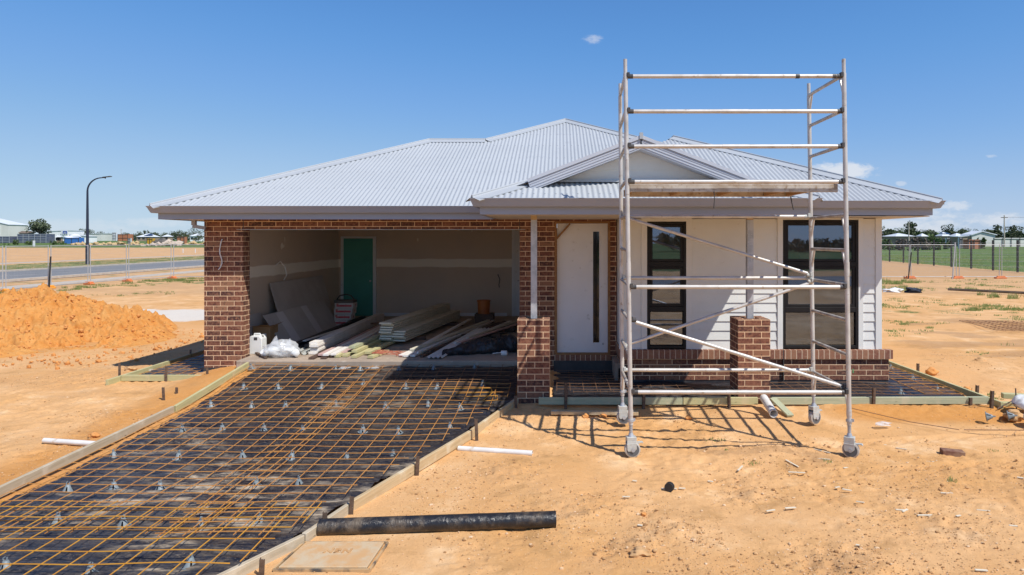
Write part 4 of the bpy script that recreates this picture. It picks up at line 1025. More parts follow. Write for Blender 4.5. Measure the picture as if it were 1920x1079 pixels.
cl = ss(.5, .66, fbm(co[:,0]*2.2, co[:,0]*0+3, 2, 70))
k = 1 + (wr-.55)*.09*cl*(rad > .063); co[:,1] *= k; co[:,2] *= k; me.vertices.foreach_set('co', co.ravel()); me.update()
# black coil by the middle of the yard
rl = thing('pipe_coupling', 'small round black plastic pipe fitting standing on edge on the bare soil', 'pipe fitting', (px(1253, 6.4), 6.4, g0(1, 6.4)))
MB().lathe((rl.location.x, 6.375, rl.location.z+.044), [(.026,0),(.044,0),(.044,.012),(.038,.014),(.038,.030),(.044,.032),(.044,.05),(.026,.05)], 20, (.45,.9,0)).build('rim', MAT['black_post'], rl, smooth=35)
MB().lathe((rl.location.x+.006, 6.388, rl.location.z+.044), [(.006,0),(.026,.004),(.026,.02),(.006,.02)], 14, (.45,.9,0)).build('core', MAT['latch'], rl, smooth=35)
# loose brick
bk = MB().box(-.115, .115, -.055, .055, 0, .076).build('brick', MAT['clod'], loc=(0,0,0), bevel=.004)
bk.data.materials[0] = M('dusty loose brick', (.17,.075,.05), (.30,.18,.11), 9, .9, bump=(40,.4,.006)); bk.location = (4.40, 7.42, g0(4.4, 7.4)-.004); bk.rotation_euler = (.02, .04, -.22); tag(bk, 'single brown brick lying on bare soil below the right form corner', 'brick')
def rock(x, y, r, mat, label, seed, sq=(1,.8,.6), cat='clod'):
    return tag(MB().blob((x, y, g0(x, y)+r*sq[2]*.55), r, 3, .22, seed, sq).build('earth_clod', mat, smooth=60), label, cat)
rock(px(1200, 5.1), 5.1, .082, MAT['clod'], 'brown lump of earth in the foreground, bottom middle of the yard', 5, (1,.7,.42))
rock(px(1098, 8.8), 8.8, .05, MAT['orange_clod'], 'orange clod in the shadow of the left tower legs', 6); rock(px(1291, 8.75), 8.75, .045, MAT['orange_clod'], 'orange clod under the middle of the scaffold tower', 7)
rock(px(1131, 8.85), 8.85, .045, MAT['orange_clod'], 'orange clod beside the rear left castor', 71)
rock(px(1132, 6.0), 6.0, .03, MAT['clod'], 'small pale brown stone left of the black fitting', 8); rock(px(1207, 5.85), 5.85, .026, MAT['orange_clod'], 'small orange stone below the black fitting', 9)
rock(px(1735, 11.7), 11.5, .10, MAT['orange_clod'], 'orange clod beside the right side form', 10, (1,1,.8)); rock(px(1813, 10.3), 10.3, .07, MAT['orange_clod'], 'reddish clod behind the corner of the right form', 11); rock(px(1839, 12.75), 12.75, .10, MAT['clod'], 'pale stone on the dirt right of the bent black pipe', 12, (1,.8,.55))
rock(px(241, 10.95+.9), 11.9, .09, MAT['clod'], 'pale lump of earth at the tip of the roof shadow', 13, (1,.7,.5)); rock(px(176, 8.05), 8.05, .06, MAT['orange_clod'], 'orange clod behind the left white pipe', 14)
# bent black pipe on the dirt
bar_thing('bent_pipe', [(10.15, 14.25, .14), (10.9, 14.05, .12), (11.62, 13.85, .10), (11.75, 13.75, .07), (11.72, 13.5, .0)], .03, MAT['stake'], 'bent black steel pipe lying on the dirt right of the house', 'pipe', 8)
bar_thing('loose_rod', [(5.0, 8.18, .0), (6.1, 8.14, .005), (7.5, 8.16, .0)], .006, MAT['rust_dull'], 'thin loose rod on the soil in front of the white sacks', 'steel bar')
bar_thing('loose_rod', [(3.95, 8.95, .07), (4.5, 8.5, .01), (4.95, 8.2, -.005)], .005, MAT['rust_dull'], 'thin loose rod on the soil right of the rear right castor', 'steel bar')
# NBN pit lid
lid = MB().prism([(-2.07, 4.86, 0), (-1.42, 4.86, 0), (-1.40, 5.27, 0), (-2.02, 5.27, 0)], (0,0,.02))
lo = lid.build('pit_lid', MAT['lid'], bevel=.004); lo.location.z = g0(-1.7, 5)+.012; tag(lo, 'square dirt covered concrete pit lid lettered NBN set in the soil', 'pit lid')
rim = MB(); 
for a, b in (((-2.10,4.845),(-1.395,4.845)), ((-1.395,4.845),(-1.375,5.285)), ((-1.375,5.285),(-2.045,5.285)), ((-2.045,5.285),(-2.10,4.845))): rim.bar((*a, g0(-1.7,5)+.008), (*b, g0(-1.7,5)+.008), .014, .03)
rim.build('rim', M('dirty black rim', (.09,.08,.07), (.52,.34,.17), 5, .8, lo=.38, hi=.55), lo)
cu = bpy.data.curves.new('NBN', 'FONT'); cu.body = 'NBN'; cu.size = .095; cu.extrude = .004; cu.align_x = 'CENTER'; cu.space_character = 1.15; cu.offset = .004
to = bpy.data.objects.new('tmp', cu); COL.objects.link(to); dg = bpy.context.evaluated_depsgraph_get(); tm = bpy.data.meshes.new_from_object(to.evaluated_get(dg)); bpy.data.objects.remove(to)
tm.materials.clear(); tm.materials.append(M('lid letters', (.50,.27,.11), (.56,.35,.17), 9, .9)); tob = bpy.data.objects.new('lettering', tm); COL.objects.link(tob); tob.parent = lo; tob.location = (.02, .01, .021)
# sacks and timbers at the right edge
def sack(c, L, W, H, rot, seed, label, print_):
    s = thing('sack', label, 'sack', c)
    n, m = 34, 22; V = []
    for j in range(m):
        for i in range(n):
            a = 2*math.pi*i/n; t = j/(m-1)*2-1
            e = (1-abs(t)**4)**.5 if abs(t) < 1 else 0
            x = t*L/2; y = math.cos(a)*W/2*(.35+.65*e); z = max(math.sin(a), -.75)*H/2*e + H*.36
            k = fbm(np.array(x*14+seed), np.array(a*2.2), 3, seed)-.5
            V.append((x, y*(1+.3*k), z*(1+.6*float(k))))
    mb = MB(); mb.v = V
    for j in range(m-1):
        for i in range(n): mb.f.append((j*n+i, j*n+(i+1)%n, (j+1)*n+(i+1)%n, (j+1)*n+i))
    ca, sa = math.cos(rot), math.sin(rot)
    mb.v = [(c[0]+x*ca-y*sa, c[1]+x*sa+y*ca, c[2]+z) for x, y, z in mb.v]
    mb.build('bag', MAT['glow_white'], s, smooth=70)
    for (dx, dz, r, mt) in print_:
        d = MB(); n2 = 16; pts = []
        for k in range(n2):
            a = 2*math.pi*k/n2; rr_ = r*(1+.25*math.sin(3*a+seed)); X_ = dx+math.cos(a)*rr_; 
            e = (1-abs(2*X_/L)**4)**.5; zz = dz+math.sin(a)*rr_*.6
            th = math.acos(max(-1, min(1, (zz-H*.36)/(H/2*e+1e-6)))); yy = -math.sin(th)*W/2*(.35+.65*e)*1.06-.006
            pts.append((X_, yy, zz))
        pts = [(c[0]+x*ca-y*sa, c[1]+x*sa+y*ca, c[2]+z) for x, y, z in pts]
        d.add(pts, [tuple(range(n2))]); d.build('print', MAT[mt], s)
    return s
sack((6.30, 8.42, .0), .72, .36, .19, .06, 4, 'white plastic sack lying in front on the soil at the right edge', [(-.08, .15, .045, 'red_print'), (.22, .10, .04, 'blue_print')])
sack((6.42, 8.80, .08), .70, .34, .22, -.15, 8, 'white plastic sack with a red print leaning behind the other at the right edge', [(.02, .17, .07, 'red_print')])
for i, (a, b, lb) in enumerate((((6.1, 9.2, .06), (6.9, 9.05, .08), 'greenish timber offcut behind the white sacks, lower'), ((6.25, 9.35, .15), (7.1, 9.15, .15), 'greenish timber offcut behind the white sacks, upper'))): board('timber_offcut', a, b, .09, .07, MAT['treated'], lb, 'timber offcut')
for i, (p, q) in enumerate((((5.95, 9.0, .05), (6.35, 9.1, .2)), ((6.18, 8.95, .02), (6.2, 9.0, .33)))): bar_thing('loose_rod', [p, q], .008, MAT['stake'], ('slanting rusty rod behind the white sacks', 'upright rusty rod behind the white sacks')[i], 'steel bar')
rock(6.0, 8.75, .13, MAT['clod'], 'dark clod of earth between form end and white sacks', 33, (1,.8,.6))
# rag and sheet out on the right
m = MB(); m.blob((14.9, 29.6, .06), .40, 3, .3, 3, (1,.5,.28)); tag(m.build('plastic_sheet', MAT['glow_white'], smooth=60), 'crumpled pale plastic lying on the ground right behind the house corner', 'plastic sheet')
m = MB(); m.blob((15.7, 29.3, .07), .36, 3, .35, 9, (1,.6,.42)); tag(m.build('cloth', MAT['navy_cloth'], smooth=60), 'dark blue cloth heap on the ground right behind the house corner', 'cloth')
bar_thing('dead_branch', [(17.3, 29.5, .15), (20, 27.4, .12), (22, 25.6, .08)], .06, MAT['bark'], 'long thin branch lying on the grassy dirt right of the house', 'branch', 5)
m = MB(); m.blob((px(268, 11.6), 11.7, .02), .16, 2, .4, 31, (1,.5,.2)); tag(m.build('plastic_scrap', MAT['clear'], smooth=60), 'scrap of clear plastic in the roof shadow left of the garage', 'plastic scrap')
m = MB(); m.blob((px(1657, 8.3), 8.35, .02), .10, 2, .4, 32, (1,.5,.25)); tag(m.build('plastic_scrap', MAT['clear'], smooth=60), 'scrap of clear plastic on the soil right of the rear right castor', 'plastic scrap')
m = MB(); m.blob((3.46, 8.95, .05), .06, 2, .4, 35, (.7,.6,1.1)); tag(m.build('plastic_scrap', MAT['clear'], smooth=60), 'scrap of clear plastic at the foot of the right form by the castor', 'plastic scrap')
# pale offcuts scattered over the yard
sp_ = [(1388,882,26,-35),(1485,873,34,-70),(1494,890,30,8),(1540,851,34,30),(1545,865,22,12),(1570,918,10,-10),(1587,881,14,-15),(1613,946,14,20),(1588,923,16,12),(1690,961,20,6),(1697,962,16,-20),(1735,971,28,3),(1746,870,16,10),(1758,868,8,0),(1775,929,22,3),(1797,972,10,-10),(1837,945,12,5),(1844,962,22,12),(1900,991,14,10),(1868,954,12,-8),(1445,962,18,-10),(1482,957,22,-8),(1174,936,14,0),(1190,906,8,10),(1246,921,12,25),(1332,907,10,20),(1279,920,12,2),(1264,921,10,-5),(1690,847,18,15),(1660,841,5,0),(1200,990,9,15),(1840,1075,22,4),(1610,1028,10,20),(1913,900,10,15)]
for i, (u, v, L, a) in enumerate(sp_):
    Yc = 2.44*F/(v-VY); x = px(u, Yc); l = L/F*Yc; z = g0(x, Yc)+.014
    o = MB().box(-l/2, l/2, -.009, .009, 0, .006).build('timber_sliver', MAT['splinter'], loc=(0,0,0)); o.location = (x, Yc, z); o.rotation_euler = (random.uniform(-.1,.1), random.uniform(-.08,.08), R(-a*1.6))
    tag(o, 'pale timber sliver lying on the bare soil of the front yard', 'offcut', 'pale slivers strewn over the yard')
# pebbles and crumbs
mb = MB(); rnd = random.Random(5)
ico = bmesh.new(); bmesh.ops.create_icosphere(ico, subdivisions=1, radius=1); iv = [v.co.copy() for v in ico.verts]; if_ = [tuple(v.index for v in f.verts) for f in ico.faces]; ico.free()
N = 26000; Xp = []; bag3 = {'clod': ([], []), 'pale': ([], []), 'brown': ([], [])}
ru = np.array([(rnd.random(), rnd.random(), rnd.random()) for _ in range(N*7)])
yy_ = 4.3 + 9.5*ru[:,0]**1.6; xx_ = (-.88 + 1.62*ru[:,1])*yy_
keep = ru[:,2] < np.maximum(.07, np.maximum((fbm(xx_*.9+9, yy_*.9, 3, 21)-.46)*3.4, crumbly(xx_, yy_)*1.6))
xe = np.array([xr(min(v, 9.4)) for v in yy_])
keep &= ~((xx_ > XL-.1) & (xx_ < xe+.06) & (yy_ < 11.5)); keep &= ~((yy_ > 9.2) & (xx_ > -7.3) & (xx_ < 6.1))
xx_, yy_ = xx_[keep][:N], yy_[keep][:N]
zz = gL(xx_, yy_) + micro(xx_, yy_)
V = np.array([tuple(p) for p in iv]); Fc = np.array(if_)
rs3 = np.random.RandomState(4)
for i in range(len(xx_)):
    r = .0022 + .0045*rs3.rand()**2 + .013*rs3.rand()**22; q = rs3.rand(); key = 'clod' if q < .5 else ('brown' if q < .78 else 'pale')
    AV, AF = bag3[key]; sc = rs3.uniform((.7, .7, .5), (1.4, 1.2, .95))*r; AF.append(Fc+12*len(AV)); AV.append(V*sc*(1+rs3.uniform(-.22, .22, (12, 1))) + np.array([xx_[i], yy_[i], zz[i]+sc[2]*.45]))
MAT['crumb_pale'] = M('pale crumbs', (.72,.52,.33), (.62,.42,.24), 20, .95); MAT['crumb_brown'] = M('brown crumbs', (.42,.235,.10), (.34,.18,.075), 20, .95)
for key, mt, lb in (('clod', 'clod', 'loose tan crumbs of earth over the front yard'), ('pale', 'crumb_pale', 'pale grit and small stones over the front yard'), ('brown', 'crumb_brown', 'brown crumbs of earth over the front yard')):
    AV, AF = bag3[key]; tag(npmesh('gravel', np.concatenate(AV), np.concatenate(AF), MAT[mt], smooth=False), lb, 'gravel', kind='stuff')

# ================================================================== SPOIL HEAP
hx = np.linspace(-22, -7.6, 560); hy = np.linspace(11.6, 21, 400); HX, HY = np.meshgrid(hx, hy)
def dome(cx, cy, rx, ry, h): return h*np.clip(1-(((HX-cx)/rx)**2+((HY-cy)/ry)**2), 0, 1)**.85
H = np.maximum.reduce([dome(-13.3, 16.3, 3.5, 3.1, 1.06), dome(-16.8, 16.2, 4.6, 3.8, .92), dome(-10.9, 15.5, 1.75, 1.6, .34), dome(-13.6, 14.7, 3.2, 2.4, .50), dome(-13.9, 17.2, 1.4, 1.6, 1.26)])
d1 = fbm(HX*.9, HY*.9, 4, 41)-.5; d2 = np.abs(fbm(HX*3, HY*3, 4, 43)-.5); d3 = fbm(HX*8, HY*8, 3, 45)-.5
H = H*.84; k = ss(0, .25, H); d4 = fbm(HX*15, HY*15, 2, 48)-.5; d5 = np.clip(fbm(HX*1.5+4, HY*1.5, 3, 49)-.60, 0, 1)
H = H + k*(d1*.85 - d2*.60 + d3*.20 + d4*.10 + (np.abs(fbm(HX*7, HY*7, 3, 52)-.5))*-.16 + (vn(HX*17, HY*17, 53)-.5)*.035 - d5*1.1) + (1-k)*d3*.04*ss(0, .02, H)
hz = gL(HX, HY) + np.where(H > .005, H-.03, -.25)
mo = npmesh('spoil_heap', np.stack([HX, HY, hz], -1).reshape(-1, 3), gridquads(560, 400), MAT['mound'], loc=(-13.5, 16, 0)); tag(mo, 'low heap of loose orange soil left of the garage', 'soil heap')
mb = MB(); rnd = random.Random(8); AV = []; AF = []
for i in range(5000):
    x = rnd.uniform(-19, -8.2); y = rnd.uniform(12.0, 17.5); a = int((x+22)/14.4*559); b = int((y-11.6)/9.4*399); z = hz[b, a]
    if z < -.1: z = g0(x, y)
    if z < .02 and rnd.random() < .6: continue
    r = .010+.022*rnd.random()**3+.045*rnd.random()**18; s = np.array([rnd.uniform(.7, 1.3), rnd.uniform(.7, 1.3), rnd.uniform(.6, 1)])*r; AF.append(Fc+12*len(AV)); AV.append(V*s*(1+np.array([[rnd.uniform(-.22, .22)] for _ in range(12)])) + np.array([x, y, z+s[2]*.3]))
tag(npmesh('soil_crumbs', np.concatenate(AV), np.concatenate(AF), MAT['orange_clod'], smooth=False), kind='stuff', label='loose orange crumbs of soil on and around the heap', cat='soil crumbs')

BEFORE = set(bpy.data.objects)
# ================================================================== GARAGE CONTENTS (slab at ZS)
def lean_sheet(name, label, ytop0, ytop1, ztp, xtop, xbot, mat, th=.012, skew=0, stripes=()):
    z0 = ZS+.004; q = [(xbot, ytop0+skew, z0), (xbot, ytop1+skew*.3, z0), (xtop, ytop1, ztp), (xtop, ytop0, ztp)]
    n = (Vector(q[1])-Vector(q[0])).cross(Vector(q[3])-Vector(q[0])).normalized()
    if n.x < 0: n = -n
    o = MB().prism(q, n*-th).build(name, mat); tag(o, label, 'sheet')
    for a, b in stripes:
        P = lambda s, t: Vector(q[0]).lerp(Vector(q[1]), s).lerp(Vector(q[3]).lerp(Vector(q[2]), s), t)
        MB().prism([P(a, .02) + n*.002, P(b, .02) + n*.002, P(b, .98) + n*.002, P(a, .98) + n*.002], n*-.001).build('stripe', MAT['fibre_pale'], o)
    return o
lean_sheet('wall_sheet', 'large grey wall sheet leaning on the left garage wall, the tallest', 13.35, 16.3, 1.475, -5.86, -5.52, MAT['fibre'])
lean_sheet('wall_sheet', 'low grey wall sheet with two pale bands leaning in front of the tall one', 12.62, 15.8, .905, -5.66, -5.28, MAT['fibre'], stripes=((.16, .27), (.56, .66)))
lean_sheet('wall_sheet', 'small grey sheet offcut leaning beside the garage pier', 12.15, 12.95, .93, -5.87, -5.72, MAT['fibre'])
jc = thing('jerrycan', 'white plastic jerrycan standing on the slab against the garage pier', 'jerrycan', (px(483, 12.3), 12.3, ZS))
jx, jy = jc.location.x, 12.3
m = MB(); m.prism([(jx-.12, jy-.10, ZS+.0), (jx+.12, jy-.10, ZS), (jx+.12, jy-.10, ZS+.27), (jx+.075, jy-.10, ZS+.325), (jx-.075, jy-.10, ZS+.325), (jx-.12, jy-.10, ZS+.29)], (0, .2, 0)); m.build('body', MAT['glow_white'], jc, bevel=.008, smooth=30)
MB().tube([(jx-.06, jy, ZS+.325), (jx-.055, jy, ZS+.352), (jx+.045, jy, ZS+.352), (jx+.05, jy, ZS+.325)], .013, 6).build('handle', MAT['glow_white'], jc, smooth=50); MB().lathe((jx+.085, jy, ZS+.29), [(.022,0),(.022,.03)], 10).build('cap', MAT['latch'], jc)
MB().box(jx-.02, jx+.04, jy-.1035, jy-.1005, ZS+.25, ZS+.30).build('painted_grip_hole', MAT['latch'], jc)  # thin dark plate stands for the shaded opening under the grip
bag = MB().blob((px(527, 11.9), 11.9, ZS+.13), .29, 4, .16, 12, (.92,.62,.56))
bag.v = [(x, y, max(z, ZS+.004)) for x, y, z in bag.v]
bo = bag.build('plastic_bag', MAT['clear'], smooth=70); tag(bo, 'full clear plastic bag on the slab beside the white jerrycan', 'plastic bag')
tip = MB()
for (u, h, w) in ((516, .375, .10), (541, .33, .08), (530, .31, .07)):
    x = px(u, 11.9); tip.add([(x-w, 11.86, ZS+.16), (x+w, 11.86, ZS+.16), (x+w*.3, 11.9, ZS+h), (x-w*.2, 11.93, ZS+h-.03), (x, 11.98, ZS+.2)], [(0,1,2), (0,2,3), (3,2,4), (1,4,2), (0,3,4)])
tip.build('gathered_top', MAT['clear'], bo)
inn = MB()
for i in range(7): inn.blob((px(500+i*9, 11.9), 11.86+.06*(i % 2), ZS+.075+.02*(i % 3)), .085, 2, .25, i+50, (1,.8,.8))
inn.build('contents', MAT['glow_white'], bo, smooth=60)
cbx = thing('cardboard_box', 'open brown cardboard box behind the white jerrycan', 'cardboard box', (px(497, 13.0), 13.0, ZS)); cx_ = cbx.location.x
MB().box(cx_-.16, cx_+.16, 12.85, 13.2, ZS, ZS+.40).build('body', MAT['cardboard'], cbx)
MB().add([(cx_-.16, 12.85, ZS+.402), (cx_+.16, 12.85, ZS+.402), (cx_+.2, 12.72, ZS+.46), (cx_-.15, 12.72, ZS+.43)], [(0,1,2,3)]).add([(cx_+.16, 12.85, ZS+.402), (cx_+.16, 13.2, ZS+.402), (cx_+.28, 13.2, ZS+.47), (cx_+.28, 12.85, ZS+.46)], [(0,1,2,3)]).build('flap', MAT['cardboard'], cbx)
MB().box(cx_+.02, cx_+.09, 12.846, 12.849, ZS+.12, ZS+.28).build('label_sticker', MAT['glow_white'], cbx)
# stack of red and white boxes
MAT['carton'] = M('printed carton', (.62,.57,.54), (.50,.16,.12), 9, .8, lo=.60, hi=.64)
yb = 16.4; xb = px(645, yb)
for i, (dx, w, lb) in enumerate(((-.10, .46, 'red and white box at the bottom of the stack by the green door'), (.02, .40, 'red and white box second from the bottom of the stack before the green door'), (.03, .44, 'red and white box third from the bottom of the stack before the green door'), (.05, .44, 'red and white box on top of the stack before the green door'))):
    z0 = ZS+.135*i; bx = thing('goods_box', lb, 'box', (xb+dx, yb, z0), 'red and white boxes in the garage')
    MB().box(xb+dx-w/2, xb+dx+w/2, yb-.16, yb+.16, z0, z0+.131).build('carton', MAT['carton'], bx, bevel=.006)
    MB().box(xb+dx-w*.40, xb+dx+w*.42, yb-.163, yb-.1605, z0+.045, z0+.09).build('printed_panel', MAT['red_print'], bx)
MB().tube([(xb-.18, yb, ZS+.54), (xb-.12, yb, ZS+.74), (xb+.05, yb, ZS+.78), (xb+.2, yb, ZS+.74), (xb+.26, yb, ZS+.54)], .02, 6)
cr = thing('tool_crate', 'dark tool crate with a loop handle on top of the red and white boxes', 'crate', (xb+.04, yb, ZS+.54))
MB().box(xb-.19, xb+.27, yb-.15, yb+.15, ZS+.537, ZS+.60).build('tray', MAT['rubble_dark'], cr, bevel=.01); MB().tube([(xb-.17, yb, ZS+.60), (xb-.10, yb, ZS+.70), (xb+.05, yb, ZS+.73), (xb+.17, yb, ZS+.70), (xb+.25, yb, ZS+.60)], .016, 6).build('loop_handle', MAT['latch'], cr, smooth=50)
# long lengths on the floor
def length(name, label, x0, y0, x1, y1, z, w, h, mat, cat='board', group=None): return board(name, (x0, y0, ZS+z), (x1, y1, ZS+z), w, h, mat, label, cat, .002, group)
for i in range(4):
    length('black_batten', ('black batten on the garage floor beside the leaning sheets, farthest left', 'black batten on the garage floor, second from the leaning sheets', 'black batten on the garage floor, third from the leaning sheets', 'black batten on the garage floor nearest the white boards')[i], -5.22+.13*i, 12.5+.2*(i % 2), -5.28+.15*i, 17.2, .035+.05*(i % 2), .10, .05, MAT['black_post'], 'batten', 'black battens in the garage')
for u, lb in ((560, 'dark half round gutter offcut at the slab edge, left one'), (575, 'dark half round gutter offcut at the slab edge, right one')):
    x = px(u, 12.2); g = MB(); ppts = [(x-.055*math.cos(a), 12.1, ZS+.06-.055*math.sin(a)) for a in np.linspace(0, math.pi, 9)]; n = 9
    g.v = ppts + [(a, b+.7, c) for a, b, c in ppts]; g.f = [(i, i+1, n+i+1, n+i) for i in range(n-1)]; tag(g.build('gutter_offcut', MAT['castor_steel'], fix=False, smooth=50), lb, 'gutter offcut')
nm = ['lowest', 'second', 'third', 'fourth', 'top']
for i in range(5): length('primed_board', f'white primed board, {nm[i]} of the narrow stack left of the green timbers', -4.54+.015*(i % 2), 12.22+.04*(i*7 % 3), -4.62, 17.0, .025+.043*i, .155, .040, MAT['primed'], 'board', 'white primed board stack')
for i, (dx, y0, z, mt, lb) in enumerate(((0, 11.72, .02, 'brown_board', 'brown hardwood strip right of the white primed stack, at its foot'), (.10, 11.9, .05, 'pink_board', 'pinkish board lying right of the white primed stack'), (.20, 11.75, .02, 'brown_board', 'brown hardwood strip under the white lengths'), (.22, 11.8, .065, 'primed', 'white length lying between pinkish board and green timbers, left one'), (.34, 11.85, .065, 'primed', 'white length lying between pinkish board and green timbers, right one'), (.45, 12.1, .05, 'pink_board', 'pinkish board partly under the green timbers'))):
    length('board', lb, -4.38+dx, y0, -4.42+dx*.95, 16.4, z, .095, .032, MAT[mt])
for i, (x, y0, y1, z, w, lb) in enumerate(((-3.98, 11.82, 13.6, .03, .09, 'treated green timber on the slab, leftmost end sticking out'), (-3.86, 11.9, 14, .03, .09, 'treated green timber second from the left on the slab'), (-3.72, 12.0, 14.2, .085, .10, 'treated green timber on the middle of the pile'), (-3.66, 11.78, 14, .03, .09, 'treated green timber with a dark end mark at the right of the pile'), (-3.80, 12.1, 14.1, .14, .11, 'treated green timber with a bluish end on top of the pile'), (-3.50, 12.05, 13.4, .05, .10, 'treated timber right of the green pile, raised'), (-3.36, 11.72, 12.35, .03, .10, 'short treated timber block lying alone right of the green pile'))):
    length('treated_timber', lb, x, y0, x+.12, y1, z, w, .045, MAT['treated' if i != 4 else 'treated_blue'], 'timber', 'treated green timbers in the garage')
def stack(nx, n, x0, y0, x1, y1, w, th, lbl, zb=.0):
    for j in range(nx):
        for i in range(n[j]):
            e = .13*((i*5+j*3) % 7)/6; dirx = Vector((x1-x0, y1-y0)).normalized(); sx = w*j
            length('cladding_board', lbl(i, j), x0+sx-dirx.x*e, y0+.18*j*0-dirx.y*e, x1+sx, y1, zb+th*(i+.5), w-.010-.012*((i*3+j) % 3), th-.011, MAT['cream_clad'], 'cladding board', 'cream cladding boards stacked in the garage')
ordn = ['lowest', 'second', 'third', 'fourth', 'fifth', 'sixth', 'seventh', 'eighth', 'ninth']
board('bearer', (-3.70, 13.9, ZS+.035), (-2.85, 13.95, ZS+.035), .09, .068, MAT['brown_board'], 'timber bearer under the near end of the cream cladding stack', 'bearer'); board('bearer', (-3.25, 16.2, ZS+.035), (-2.40, 16.25, ZS+.035), .09, .068, MAT['brown_board'], 'timber bearer under the far end of the cream cladding stack', 'bearer')
stack(2, (9, 5), -3.46, 13.35, -2.98, 17.1, .26, .042, lambda i, j: f'cream cladding board, {ordn[i]} from the bottom in the {"taller left" if j == 0 else "lower right"} column of the stack', .07)
for i, (x0, y0, x1, z, w, mt, lb) in enumerate(((-2.84, 11.95, -1.95, .03, .085, 'primed', 'white end painted length before the cream stack, leftmost'), (-2.74, 11.9, -1.85, .03, .085, 'primed', 'white end painted length before the cream stack, second from left'), (-2.63, 11.92, -1.78, .03, .085, 'primed', 'white end painted length before the cream stack, third from left'), (-2.72, 12.3, -1.82, .075, .09, 'cream_clad', 'cream length lying on the white painted lengths'), (-2.55, 12.0, -1.68, .075, .03, 'primed', 'thin white strip lying slanted on the white lengths'), (-2.46, 11.9, -1.55, .02, .06, 'brown_board', 'brown strip right of the white lengths'), (-2.40, 12.3, -1.40, .05, .07, 'brown_board', 'brown strip farther back right of the white lengths'), (-2.22, 12.8, -1.42, .03, .09, 'pink_board', 'pale strip behind the crumpled black plastic'))):
    length('board', lb, x0, y0, x1, 16.6, z, w, .034, MAT[mt])
fan = (('thin brown strip slanting across the floor, first of the fanned strips by the black heap', -2.30, 12.6, -1.10, 15.6, 'brown_board'), ('pale strip slanting across the floor, second of the fanned strips', -2.05, 13.0, -1.25, 16.4, 'primed'), ('pinkish strip slanting across the floor, third of the fanned strips', -1.95, 12.9, -.95, 15.9, 'pink_board'), ('pale strip lying farthest right among the fanned strips', -1.85, 13.4, -.90, 16.6, 'cream_clad'), ('short dark strip lying across the fanned strips', -2.2, 14.2, -1.2, 14.6, 'brown_board'), ('pale strip leaning on the lower column of the cream stack', -2.62, 12.9, -2.30, 16.8, 'primed'), ('brown strip lying before the red and white boxes', -5.0, 15.2, -4.2, 16.2, 'brown_board'), ('thin pale strip lying on the black battens', -5.0, 13.0, -4.75, 16.0, 'primed'))
for i, (lb, xa2, ya2, xb2, yb2, mt) in enumerate(fan): length('strip', lb, xa2, ya2, xb2, yb2, .06+.022*(i % 4), .05+.02*(i % 3), .022, MAT[mt])
ws = MB(); n = 13; xs_ = np.linspace(0, .28, n)
for s in (0, 1):
    for k in range(n): ws.v.append((-2.36+xs_[k]+s*.50, 11.72+s*3.0, ZS+.03+.018*math.sin(k*1.9)+s*.10))
ws.f = [(k, k+1, n+k+1, n+k) for k in range(n-1)]
tag(ws.build('ribbed_sheet', MAT['glow_white'], fix=False, smooth=60), 'narrow white ribbed sheet lying next to the black plastic', 'sheet')
m = MB(); nr, nc = 90, 40
for i in range(nr):
    t = i/(nr-1); cx2 = -2.10+1.40*t; cy2 = 12.02+.62*t**.8; rr2 = (.05+.17*math.sin(min(t*1.25+.12, 1.45)))*(1-.5*max(0, t-.85)/.15)
    for k in range(nc):
        a = 2*math.pi*k/nc; f = float(fbm(np.array(t*9+2), np.array(math.cos(a)*1.6+math.sin(a)*.9+5), 4, 91))-.5; f2 = abs(float(fbm(np.array(t*22), np.array(a*1.1+3), 3, 95))-.5)
        q = rr2*(1+.9*f-.55*f2); m.v.append((cx2+.12*math.sin(a*2+t*9)*rr2, cy2+math.cos(a)*q*1.35, max(ZS+.004, ZS+rr2*.62+math.sin(a)*q*.9)))
for i in range(nr-1):
    for k in range(nc): m.f.append((i*nc+k, i*nc+(k+1)%nc, (i+1)*nc+(k+1)%nc, (i+1)*nc+k))
m.f.append(tuple(range(nc))); m.f.append(tuple((nr-1)*nc+k for k in range(nc)))
tag(m.build('plastic_heap', MAT['black_heap'], smooth=70), 'crumpled roll of black plastic on the slab before the right pier', 'plastic heap')
bq = thing('bucket', 'orange plastic bucket standing near the back garage wall', 'bucket', (px(907, 16.9), 16.9, ZS+.22)); bx_, by_ = bq.location.x, 16.9
m = MB().lathe((bx_, by_, ZS+.22), [(.0,.0),(.14,.0),(.16,.30),(.172,.30),(.172,.33),(.15,.33),(.13,.02),(.0,.02)], 20, cap=False).build('pail', MAT['bucket'], bq, smooth=40)
MB().box(bx_-.2, bx_+.25, by_-.2, by_+.2, ZS, ZS+.22).build('tmp', MAT['brown_board']).name = 'crate'
tag(bpy.data.objects['crate'], 'dark wooden crate under the orange bucket', 'crate')
m = MB()
for i in range(14): m.blob((random.uniform(-1.75, -.95), random.uniform(13.2, 16.2), ZS+.03), random.uniform(.08, .2), 2, .4, i+200, (1,.8,.3))
tag(m.build('debris', MAT['carpet'], smooth=60), kind='stuff', label='dark scraps and sweepings on the garage floor by the right wall', cat='debris')
pc = thing('measuring_jug', 'small white plastic jug lying on the slab near the right pier', 'jug', (px(945, 12.05), 12.05, ZS)); qx = pc.location.x
MB().lathe((qx-.05, 12.05, ZS+.045), [(.036,0),(.046,.012),(.046,.09),(.034,.11)], 14, (1,-.15,0)).build('body', MAT['glow_white'], pc, smooth=40); MB().tube([(qx-.05, 12.05, ZS+.05), (qx-.13, 12.03, ZS+.05), (qx-.2, 12.08, ZS+.03)], .008, 5).build('handle', MAT['glow_white'], pc)
